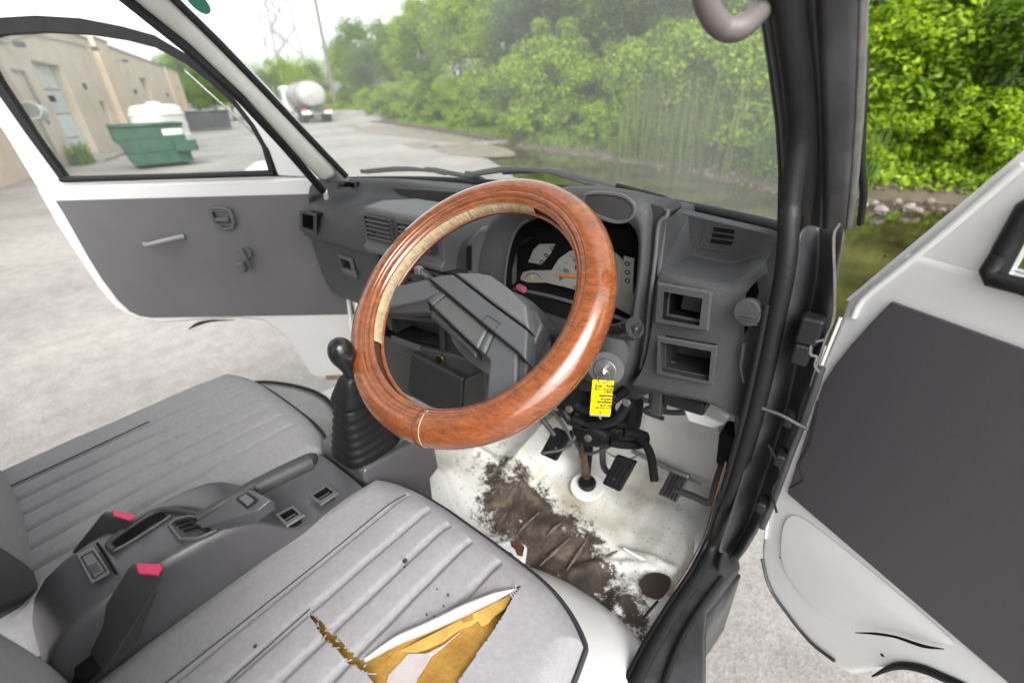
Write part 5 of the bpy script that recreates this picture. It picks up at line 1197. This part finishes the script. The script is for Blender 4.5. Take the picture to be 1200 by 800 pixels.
# driver backrest
def backrest(root, x0, x1, yb, lean, z0, h, m, grooves=6):
    rows = []
    for i in range(15):
        t = i/14; z = z0+h*t; y = yb-lean*t; wv = 1-.18*max(0, (t-.6)/.4)**2
        cx, hw = (x0+x1)/2, (x1-x0)/2*wv; th = .05*math.sqrt(max(.02, 1-(2*t-1)**6))
        s = []
        for k in range(28):
            a = 2*math.pi*k/28; ca, sa = math.cos(a), math.sin(a)
            ex = np.sign(ca)*abs(ca)**.45*hw; ey = np.sign(sa)*abs(sa)**.6*th
            if sa > 0: ey += .004*math.cos(ex*70)
            s.append(V(cx+ex, y+ey, z))
        rows.append(s)
    grid('backrest', rows, m, root, closed=True, sub=1, caps=True, flip=True)
backrest(ds, .055, .54, -.150, .07, .80, .55, M['fabric'])
ps = part('passenger_seat', (-.21, 0, .80), 'empty grey fabric passenger seat with sewn channels')
PC = [-.335, -.29, -.245, -.20, -.155, -.110]
cushion(ps, -.435, -.005, -.34, .275, .853, PC, (-.5, .235), .03, n=170, cross=.073)
tube('seat_seam', [V(-.335, y, .853+.0095+.03*(y+.03)) for y in np.linspace(-.15, .073, 20)], .001, M['piping'], ps, seg=5)
backrest(ps, -.45, -.045, -.150, .10, .80, .55, M['fabric'])
prism('seat_side_cover', [A(x_, y_, y=-.112) for x_, y_ in ((-60, 600), (0, 636), (24, 652), (42, 668), (49, 690), (36, 704), (0, 716), (-60, 730))], (0, -.06, 0), M['cond'], ps, .008)
prism('recess_shade_plate', [A(x_, y_, z=.74) for x_, y_ in ((0, 690), (60, 680), (90, 740), (60, 790), (0, 760))], (0, 0, -.03), M['blk'], body, .004)  # black plate laid in for the shade of the gap between the seats
# ---- CENTRE CONSOLE ---------------------------------------------------
con = part('centre_console', (.05, .1, .85))
def cprof(y, xl, xr, zt, zbl, zbr, cr=.007):
    return [V(xl-.004, y, zbl), V(xl-.003, y, zt-.05), V(xl-.001, y, zt-cr*2), V(xl, y, zt-cr), V(xl+cr*.4, y, zt-cr*.3), V(xl+cr, y, zt), V((xl+xr)/2, y, zt+.002), V(xr-cr, y, zt), V(xr-cr*.4, y, zt-cr*.3), V(xr, y, zt-cr), V(xr+.001, y, zt-cr*2), V(xr+.003, y, zt-.05), V(xr+.004, y, zbr)]
st = [(-.150, -.005, .085, .70, .60), (-.142, -.010, .094, .84, .60), (-.118, -.006, .100, .905, .60), (-.085, .000, .104, .930, .60), (-.03, .002, .108, .936, .62), (.03, .004, .112, .936, .66), (.075, .006, .118, .930, .70), (.095, .004, .122, .905, .72), (.115, .002, .126, .872, .74), (.15, -.004, .132, .858, .76), (.20, -.008, .128, .853, .76), (.232, -.010, .122, .852, .76)]
rows = [cprof(y, xl, xr, zt, zb, zb) for y, xl, xr, zt, zb in st]
rows = [[np.mean(rows[0], axis=0)*.9+p*.1 for p in rows[0]]]+rows
grid('console_shell', rows, M['cons'], con, sub=1, solid=.003)
# details on top: plate, coin slot, tray
def ctop(x, y, dz=.0):
    zt = np.interp(y, [s[0] for s in st], [s[3] for s in st]); return V(x, y, zt+dz)
cz = .9385
prism('ashtray_lid', [A(x_, y_, z=cz) for x_, y_ in ((89, 650), (112, 640), (131, 672), (107, 685))], (0, 0, .0025), M['cons'], con, .0015)
tube('lid_groove', [A(x_, y_, z=cz+.003) for x_, y_ in ((95, 652), (108, 645), (124, 668), (110, 677))], .0008, M['cond'], con, closed=True, seg=4)
for k in range(4): tube('lid_rib', [A(103+k*1.5, 664+k*2.6, z=cz+.003), A(113+k*1.5, 659+k*2.6, z=cz+.003)], .0007, M['cond'], con, seg=4)
tube('panel_gap', [A(x_, y_, z=cz) for x_, y_ in ((114, 636), (124, 652), (136, 672))], .0012, M['pit'], con, seg=5)
# raised tray rim with dark slot
prism('coin_slot', [A(x_, y_, z=cz+.001) for x_, y_ in ((130, 637), (142, 628), (180, 604), (192, 601), (196, 606), (180, 613), (140, 640), (133, 644))], (0, 0, .0012), M['pit'], con, 0)
tube('slot_rim', [A(x_, y_, z=cz+.003) for x_, y_ in ((133, 645), (128, 637), (142, 624), (180, 600), (200, 597), (226, 601), (248, 606))], .0038, M['cond'], con, smoothn=4)
tube('slot_rim', [A(x_, y_, z=cz+.002) for x_, y_ in ((133, 645), (150, 636), (182, 616), (200, 604))], .0018, M['cons'], con, smoothn=4)
grid('tray_wall', [[A(x_, y_, z=cz+.006) for x_, y_ in ((176, 600), (200, 590), (228, 590), (262, 600))], [A(x_, y_, z=cz-.004) for x_, y_ in ((182, 604), (202, 597), (228, 600), (256, 610))]], M['cons'], con, sub=2, solid=.005)
# handbrake boot well
prism('handbrake_well', [A(x_, y_, z=cz+.001) for x_, y_ in ((199, 616), (205, 608), (222, 606), (242, 610), (250, 622), (232, 628), (212, 630))], (0, 0, .0015), M['cond'], con, 0)
tube('well_rim', [A(x_, y_, z=cz+.003) for x_, y_ in ((199, 616), (205, 608), (222, 605), (242, 609), (252, 622), (234, 630), (212, 632))], .0026, M['cons'], con, closed=True, smoothn=0)
for k in range(3): tube('boot_fold', [A(206+k*5, 613+k*4, z=cz+.004), A(222+k*5, 608+k*4, z=cz+.006), A(238+k*3, 613+k*4, z=cz+.004)], .0026, M['blk'], con, smoothn=3, seg=6)
# window switches / recesses in front
for zz_, (q, qi) in zip((.886, .866), ((((322, 604), (344, 592), (358, 604), (336, 618)), ((328, 605), (343, 597), (351, 604), (337, 613))), (((362, 582), (384, 568), (398, 578), (376, 593)), ((367, 582), (383, 572), (391, 578), (376, 588))))):
    qq, qqi = pp(q, z=zz_), pp(qi, z=zz_)
    pocket('switch_recess', qq, qqi, (0, 0, -.014), M['cons'], M['pit'], con, .003)
    for t in (.35, .65): tube('recess_rib', [qqi[0]*(1-t)+qqi[3]*t+V(0, 0, -.004), qqi[1]*(1-t)+qqi[2]*t+V(0, 0, -.004)], .0016, M['cond'], con, seg=5)
# ---- GEAR LEVER -------------------------------------------------------
gl_ = part('gear_lever', (.06, .30, .9))
box_top = pp([(366, 520), (392, 494), (440, 480), (505, 520), (515, 533), (438, 572), (425, 556)], z=.862)
lowp = [p*1.0 for p in pp([(366, 534), (392, 500), (440, 486), (506, 528), (517, 548), (446, 585), (420, 562)], z=.84)]
# tunnel box with sloped front skirt
ga = A(372, 517, z=.870); gb = A(425, 552, z=.870); gcn = A(506, 520, z=.870); gd = A(440, 470, z=.870)
skirt = [V(ga[0]-.006, ga[1], .80), V(gb[0]+.004, gb[1]-.006, .80), V(gcn[0]+.004, gcn[1]-.01, .72), V(gd[0], gd[1]-.02, .72)]
prism('console_tower', [skirt[0]+V(0, 0, -.1), ga+V(0, 0, -.02), ga+V(.0, .006, 0), gd, gd+V(0, .01, -.02), skirt[3]+V(0, .02, -.1)], gb-ga, M['cons'], gl_, .006, seg=3)
sidepx = [(426, 552), (434, 546), (470, 527), (499, 512), (510, 522), (515, 548), (486, 585), (470, 572), (440, 574), (428, 566)]
sidep = [A(x_, y_, x=.115) for x_, y_ in sidepx]
prism('console_side', sidep, (-.02, 0, 0), M['cons'], gl_, .006, seg=3)
# boot: squashed square rings narrowing upward
bc0, bc1 = A(430, 523, z=.872), A(414, 470, z=.985)
rows = []; nb = 15
for i in range(nb):
    t = i/(nb-1); c = bc0*(1-t)+bc1*t+V(0, 0, 0); r_ = (.051*(1-t)+.026*t)*(1.0 if i % 2 == 0 else .80)
    if i == 0: r_ *= 1.06
    s = []
    for k in range(32):
        a = 2*math.pi*k/32; ca, sa = math.cos(a), math.sin(a)
        s.append(c+V(np.sign(ca)*abs(ca)**.55*r_*.95, np.sign(sa)*abs(sa)**.55*r_*1.12, 0))
    rows.append(s)
grid('lever_boot', rows, M['blk'], gl_, closed=True, sub=1, caps=True, flip=False)
uc0, uc1 = bc1, A(411, 437, z=1.045)
rows = []
for t, r_ in ((0, .027), (.12, .030), (.3, .027), (.7, .019), (1, .0135)):
    c = uc0*(1-t)+uc1*t; rows.append([c+V(np.sign(math.cos(a))*abs(math.cos(a))**.6*r_, np.sign(math.sin(a))*abs(math.sin(a))**.6*r_, 0) for a in np.linspace(0, 2*math.pi, 24, endpoint=False)])
grid('boot_collar', rows, M['blk'], gl_, closed=True, sub=1, caps=True)
kb = A(411, 438, z=1.045); kt = A(397, 405, z=1.095)
ax = kt-kb; Lk = np.linalg.norm(ax); rows = []
axn = ax/Lk; uu = np.cross(axn, V(0, 1, 0)); uu /= np.linalg.norm(uu); vv = np.cross(axn, uu)
for t, r_ in ((-.1, .010), (0, .0105), (.25, .0125), (.45, .0175), (.62, .0215), (.8, .0228), (.98, .0215), (1.14, .0165), (1.24, .009), (1.27, .002)):
    r_ *= .80; rows.append([kb+axn*Lk*t*.96+r_*(uu*math.cos(a)+vv*math.sin(a)) for a in np.linspace(0, 2*math.pi, 28, endpoint=False)])
grid('lever_knob', rows, mat('knob_black', (.014, .014, .015), .22), gl_, closed=True, caps=True, sub=1)
# ---- HANDBRAKE --------------------------------------------------------
hb = part('handbrake', (.1, .12, .95))
def hbp(px, py, z): return A(px, py, z=z)
body_ = [[hbp(226, 613, .945), hbp(236, 619, .945), hbp(232, 622, .930), hbp(224, 617, .930)],
         [hbp(262, 592, .968), hbp(276, 606, .964), hbp(268, 619, .938), hbp(252, 601, .942)],
         [hbp(276, 578, .978), hbp(303, 598, .972), hbp(300, 613, .945), hbp(272, 592, .950)],
         [hbp(294, 573, .980), hbp(318, 585, .976), hbp(320, 598, .948), hbp(296, 590, .950)],
         [hbp(299, 575, .972), hbp(322, 588, .968), hbp(323, 599, .950), hbp(300, 590, .952)]]
v = [p for r_ in body_ for p in r_]; f = []
for i in range(4):
    for j in range(4): f.append([i*4+j, i*4+(j+1) % 4, (i+1)*4+(j+1) % 4, (i+1)*4+j])
f += [[3, 2, 1, 0], [16, 17, 18, 19]]
mesh('brake_grip_housing', v, f, M['cons'], hb, bevel=.004, seg=3)
tube('brake_lever', [hbp(232, 606, .950), hbp(262, 590, .955), hbp(300, 568, .955), hbp(330, 556, .955), hbp(366, 541, .955)], [.006, .008, .009, .0095, .0095], M['cond'], hb, smoothn=4, flat=.9)
tube('brake_grip', [hbp(300, 571, .955), hbp(330, 556, .955), hbp(362, 541, .955), hbp(367, 540, .955)], [.0115, .012, .012, .010], M['cond'], hb, smoothn=3, seg=14)
prism('release_button_frame', pp([(276, 585), (290, 577), (303, 586), (290, 597)], z=.980), (0, 0, .002), M['blk'], hb, .001)
prism('release_button', pp([(280, 586), (290, 580), (299, 587), (290, 594)], z=.982), (0, 0, .004), M['cons'], hb, .0015)
# ---- SEAT BELT BUCKLES -----------------------------------------------
def buckle(px, zt, zb, label, side):
    b_ = part('seat_belt_buckle', A(*px[1], z=zt), label)
    top = [A(x_, y_, z=zt) for x_, y_ in px[0]]
    bot = [A(x_, y_, z=zb) for x_, y_ in px[2]]
    v = top+bot; f = [[3, 2, 1, 0], [4, 5, 6, 7]]+[[i, (i+1) % 4, 4+(i+1) % 4, 4+i] for i in range(4)]
    mesh('buckle_body', v, f, M['cond'], b_, bevel=.006, seg=3)
    return b_, top
b1, tp = buckle([[(150, 664), (158, 658), (196, 662), (194, 676)], (175, 668), [(96, 752), (112, 742), (162, 752), (120, 790)]], .968, .88, 'seat belt buckle with red button beside the driver seat', 1)
prism('buckle_button', [A(x_, y_, z=.9695) for x_, y_ in ((160, 661), (188, 662), (192, 666), (186, 675), (163, 673))], (0, 0, .003), M['red'], b1, .001)
rows = []
for i in range(7):
    t = i/6; c = A(118-20*t, 762+22*t, z=.88-.05*t); r_ = .022*(1 if i % 2 == 0 else .85)
    rows.append([c+V(math.cos(a)*r_, math.sin(a)*r_*1.1, .3*math.sin(a)*r_) for a in np.linspace(0, 2*math.pi, 16, endpoint=False)])
grid('buckle_boot', rows, M['blk'], b1, closed=True, caps=True, flip=True)
b2, tp = buckle([[(118, 602), (126, 597), (160, 601), (156, 611)], (140, 604), [(82, 648), (92, 640), (128, 648), (116, 660)]], .955, .90, 'seat belt buckle with red button beside the passenger seat', -1)
prism('buckle_button', [A(x_, y_, z=.956) for x_, y_ in ((133, 599), (157, 603), (160, 607), (152, 611), (134, 606))], (0, 0, .003), M['red'], b2, .001)

# ---- DOORS ------------------------------------------------------------
def door(P0, ang, label, sgn):
    d_ = V(math.sin(R(ang)), math.cos(R(ang)), 0); n_ = V(-d_[1], d_[0], 0)*sgn     # n_ points to the inside face
    root = part('door', P0, label)
    return root, (lambda u, z, w=0.: np.array([P0[0], P0[1], 0])+d_*u+n_*w+V(0, 0, z)), d_, n_
# left
ld, LD, ldd, ldn = door(V(-.66, .62, .8), -129.5, 'passenger door swung open', 1)
E2 = lambda L_, D_, w=0.: [D_(u, z, w) for u, z in L_]
def ringframe(name, outer, inner, D_, w, th, m, parent, bevel=.004):
    n = len(outer); v = [D_(u, z, w) for u, z in outer]+[D_(u, z, w) for u, z in inner]+[D_(u, z, w-th) for u, z in outer]+[D_(u, z, w-th) for u, z in inner]
    f = []
    for i in range(n):
        j = (i+1) % n
        f += [[i, j, n+j, n+i], [2*n+j, 2*n+i, 3*n+i, 3*n+j], [j, i, 2*n+i, 2*n+j], [n+i, n+j, 3*n+j, 3*n+i]]
    return mesh(name, v, f, m, parent, bevel=bevel, angle=50)
# lower door body
lo = [(-.06, 1.205), (.715, 1.205), (.712, 1.10), (.70, 1.0), (.688, .90), (.665, .83), (.62, .788), (.55, .772), (.44, .775), (.30, .78), (.21, .765), (.165, .715), (.135, .63), (.115, .555), (.09, .535), (-.05, .535), (-.075, .60), (-.085, .9)]
prism('door_shell', E2(lo, LD), -ldn*.045, M['paint'], ld, .012, seg=3)
wo_ = [(-.125, 1.175), (-.06, 1.203), (.3, 1.203), (.708, 1.203), (.716, 1.33), (.735, 1.444), (.740, 1.51), (.732, 1.56), (.70, 1.592), (.62, 1.612), (.50, 1.622), (.40, 1.618), (.31, 1.604), (.225, 1.582), (.14, 1.525), (.08, 1.462), (.01, 1.375), (-.05, 1.29), (-.10, 1.22)]
wi2 = [(.052, 1.222), (.07, 1.222), (.3, 1.222), (.622, 1.224), (.645, 1.33), (.664, 1.444), (.667, 1.49), (.660, 1.52), (.64, 1.538), (.60, 1.546), (.50, 1.548), (.40, 1.541), (.31, 1.526), (.25, 1.510), (.19, 1.475), (.148, 1.436), (.106, 1.387), (.076, 1.33), (.058, 1.27)]
wi_ = [(.036, 1.209), (.06, 1.208), (.3, 1.209), (.636, 1.210), (.665, 1.33), (.688, 1.444), (.692, 1.50), (.685, 1.54), (.66, 1.566), (.61, 1.578), (.50, 1.580), (.40, 1.572), (.31, 1.554), (.24, 1.534), (.178, 1.494), (.136, 1.450), (.094, 1.396), (.062, 1.335), (.042, 1.27)]
ringframe('window_frame', wo_, wi_, LD, -.002, .035, M['paint'], ld, .006)
ringframe('window_seal', wi_, wi2, LD, -.004, .02, M['blk'], ld, .002)
g_ = prism('window_glass', E2(wi2, LD, -.018), -ldn*.004, M['dglass'], ld, 0)
obox('seal_end_block', LD(.05, 1.25, .0), ldd*.007, ldn*.006, V(0, 0, .032), M['blk'], ld, .003)
tube('waist_seal', [LD(.045, 1.214, .002), LD(.63, 1.218, .002)], .006, M['blk'], ld)
tube('window_quarter_rail', [LD(.06, 1.30, -.01), LD(.20, 1.46, -.01)], .003, M['steel'], ld, seg=6)
cardL = [(-.09, 1.158), (.672, 1.164), (.668, 1.13), (.662, 1.0), (.655, .93), (.640, .86), (.62, .82), (.595, .802), (.56, .795), (-.09, .782)]
card = prism('door_card', E2(cardL, LD, .004), -ldn*.004, M['panel'], ld, .002)
# catch, crank, pull
hc = LD(.218, 1.098, .006)
pocket('release_bezel', [LD(.252, 1.080, .005), LD(.188, 1.080, .005), LD(.188, 1.128, .005), LD(.252, 1.128, .005)], [LD(.243, 1.088, .005), LD(.198, 1.088, .005), LD(.198, 1.121, .005), LD(.243, 1.121, .005)], -ldn*.004, M['handle'], M['pit'], ld, .008)
tube('release_bezel_rim', [LD(u, z, .012) for u, z in ((.246, 1.122), (.235, 1.130), (.205, 1.130), (.192, 1.122), (.190, 1.092), (.200, 1.074), (.225, 1.070), (.243, 1.082))], .0045, M['handle'], ld, closed=True)
obox('release_lever', LD(.222, 1.098, .012), ldd*.020, ldn*.004, V(0, 0, .006), M['handle'], ld, .003)
tube('pull_handle', [LD(.472, 1.037, .012), LD(.455, 1.037, .024), LD(.41, 1.046, .030), LD(.375, 1.052, .026), LD(.355, 1.052, .006)], [.005, .006, .0065, .0065, .008], mat('pull_handle_grey', (.30, .30, .30), .4), ld, smoothn=4, seg=10)
disc('crank_hub', LD(.186, .998, .003), ldn, .017, M['handle'], ld, .012, 20, .003)
obox('crank_arm', LD(.192, .985, .020), V(0, 0, .032)+ldd*.004, ldd*.010, ldn*.005, M['handle'], ld, .004, seg=3)
obox('crank_knob', LD(.197, .965, .034), V(0, 0, .016), ldd*.011, ldn*.012, M['handle'], ld, .006, seg=3)
tube('arch_seal', [LD(u, z, -.0) for u, z in ((.46, .750), (.42, .768), (.37, .776), (.30, .776))], [.002, .006, .004, .001], M['blk'], ld, smoothn=4, seg=6)
tube('door_edge_seal', [LD(.70, 1.13, -.012), LD(.684, 1.0, -.012), LD(.672, .90, -.012), (LD(.64, .835, -.012))], .003, M['trim'], ld, smoothn=3)
for u, z in ((.698, 1.09), (.672, .87)): obox('rubber_stop', LD(u, z, -.008), ldd*.005, ldn*.005, V(0, 0, .008), M['trim'], ld, .002)
prism('rusty_lower_edge', [LD(u, z, .003) for u, z in ((-.05, .535), (.06, .535), (.06, .552), (-.05, .555))], ldn*.002, mat('tan_rust', (.35, .26, .17), .9, var=.5, vscale=60), ld, 0)
# right
rd, RD, rdd, rdn = door(V(.66, .60, .8), 122, 'driver door swung open', -1)
RPn = V(-rdd[1], rdd[0], 0)
def rw(px, py, w=0.): return A(px, py, P=V(.66, .60, 0)+rdn*w, n=RPn)
lo = [(990, 352), (978, 385), (958, 430), (940, 480), (920, 532), (902, 585), (893, 618), (890, 645), (893, 668), (903, 694), (925, 728), (952, 762), (976, 782), (998, 792), (1030, 786), (1065, 788)]
shp = [rw(*p) for p in lo]+[RD(u, z) for u, z in ((.26, .80), (.40, .815), (.62, .80), (.86, .84), (.87, 1.2), (.87, 1.215))]
shp = shp+[rw(1060, 292)]
rows = []
prism('door_shell', shp, -rdn*.045, M['paint'], rd, .010, seg=3)
fr_o = [rw(988, 352), rw(1060, 291), rw(1110, 249), rw(1200, 173), RD(.17, 1.50), RD(.30, 1.60), RD(.55, 1.62), RD(.80, 1.58), RD(.87, 1.45), RD(.87, 1.21)]
fr_i = [rw(1156, 322), rw(1162, 322), rw(1180, 290), rw(1200, 250), RD(.20, 1.45), RD(.31, 1.545), RD(.55, 1.57), RD(.76, 1.53), RD(.80, 1.42), RD(.80, 1.22)]
fr_o = [p-rdn*.003 for p in fr_o]; fr_i = [p-rdn*.003 for p in fr_i]
n = len(fr_o); v = fr_o+fr_i+[p-rdn*.035 for p in fr_o]+[p-rdn*.035 for p in fr_i]; f = []
for i in range(n):
    j = (i+1) % n; f += [[i, j, n+j, n+i], [2*n+j, 2*n+i, 3*n+i, 3*n+j], [j, i, 2*n+i, 2*n+j], [n+i, n+j, 3*n+j, 3*n+i]]
mesh('window_frame', v, [q[::-1] for q in f], M['paint'], rd, bevel=.006, angle=50)
prism('window_glass', [p-rdn*.018 for p in fr_i], -rdn*.004, M['dglass'], rd, 0)
tube('window_seal', [rw(1172, 300, .004), rw(1160, 318, .006), rw(1163, 327, .008), rw(1200, 336, .008), RD(.25, 1.215, .008), RD(.8, 1.215, .008)], .0075, M['blk'], rd)
tube('window_seal', [rw(1163, 324, .0), rw(1181, 288, .0), rw(1202, 247, 0), RD(.20, 1.45), RD(.31, 1.54)], .009, M['blk'], rd)
# pressed bead on the frame and beltline bulge
tube('frame_bead', [rw(x_, y_, .002) for x_, y_ in ((1000, 372), (1012, 350), (1060, 311), (1120, 262), (1200, 193))], .0035, M['paint'], rd, smoothn=3)
cr = [rw(*p, .005) for p in ((1044, 353), (1020, 378), (997, 404), (978, 428), (964, 450), (922, 578))]+[RD(.60, .855, .005), RD(.80, .87, .005), RD(.82, 1.17, .005)]
prism('door_card', cr, -rdn*.004, mat('door_card_dark_vinyl', (.066, .062, .068), .6, grain=.12, gscale=500, var=.05, vscale=4), rd, .002)
# dished lower pressing
def dish():
    rows = []
    top = [(925, 592), (975, 632), (1030, 676), (1085, 722), (1130, 762)]
    m1 = [(915, 625), (960, 660), (1010, 695), (1060, 726), (1100, 750)]
    m2 = [(915, 655), (950, 690), (995, 715), (1050, 738), (1095, 755)]
    bt = [(920, 672), (948, 710), (985, 735), (1045, 748), (1100, 762)]
    for r_, w_ in ((top, .0012), (m1, .004), (m2, .003), (bt, .0012)): rows.append([rw(x_, y_, w_) for x_, y_ in r_])
    return rows
grid('lower_pressing', dish(), M['paint'], rd, sub=3)
tube('dent_crease', [rw(x_, y_, .010) for x_, y_ in ((1002, 741), (1025, 742), (1050, 746), (1080, 756), (1106, 760))], [.0005, .0016, .0018, .0022, .0006], M['pit'], rd, smoothn=5, seg=6)
tube('door_edge_seal', [rw(x_, y_, .004) for x_, y_ in ((893, 655), (902, 688), (925, 722), (950, 752), (978, 774))], .0025, M['jamb'], rd, smoothn=4, seg=6)
tube('door_edge_seal', [rw(x_, y_, .002) for x_, y_ in ((1022, 792), (1050, 780), (1080, 783), (1110, 795), (1140, 808))], [.001, .004, .005, .005, .004], M['blk'], rd, smoothn=4)
tube('hinge_side_edge', [rw(x_, y_, .003) for x_, y_ in ((985, 372), (962, 430), (940, 492), (918, 548), (903, 592), (897, 630))], .0022, M['paint'], rd, smoothn=4, seg=6)
for x_, y_, r_ in ((1034, 767, .0022), (914, 653, .0012), (1037, 300, .0008), (1161, 297, .001)): disc('paint_chip', rw(x_, y_, .011 if y_ > 700 else .003), rdn, r_, M['pit'], rd, .0006, 8)
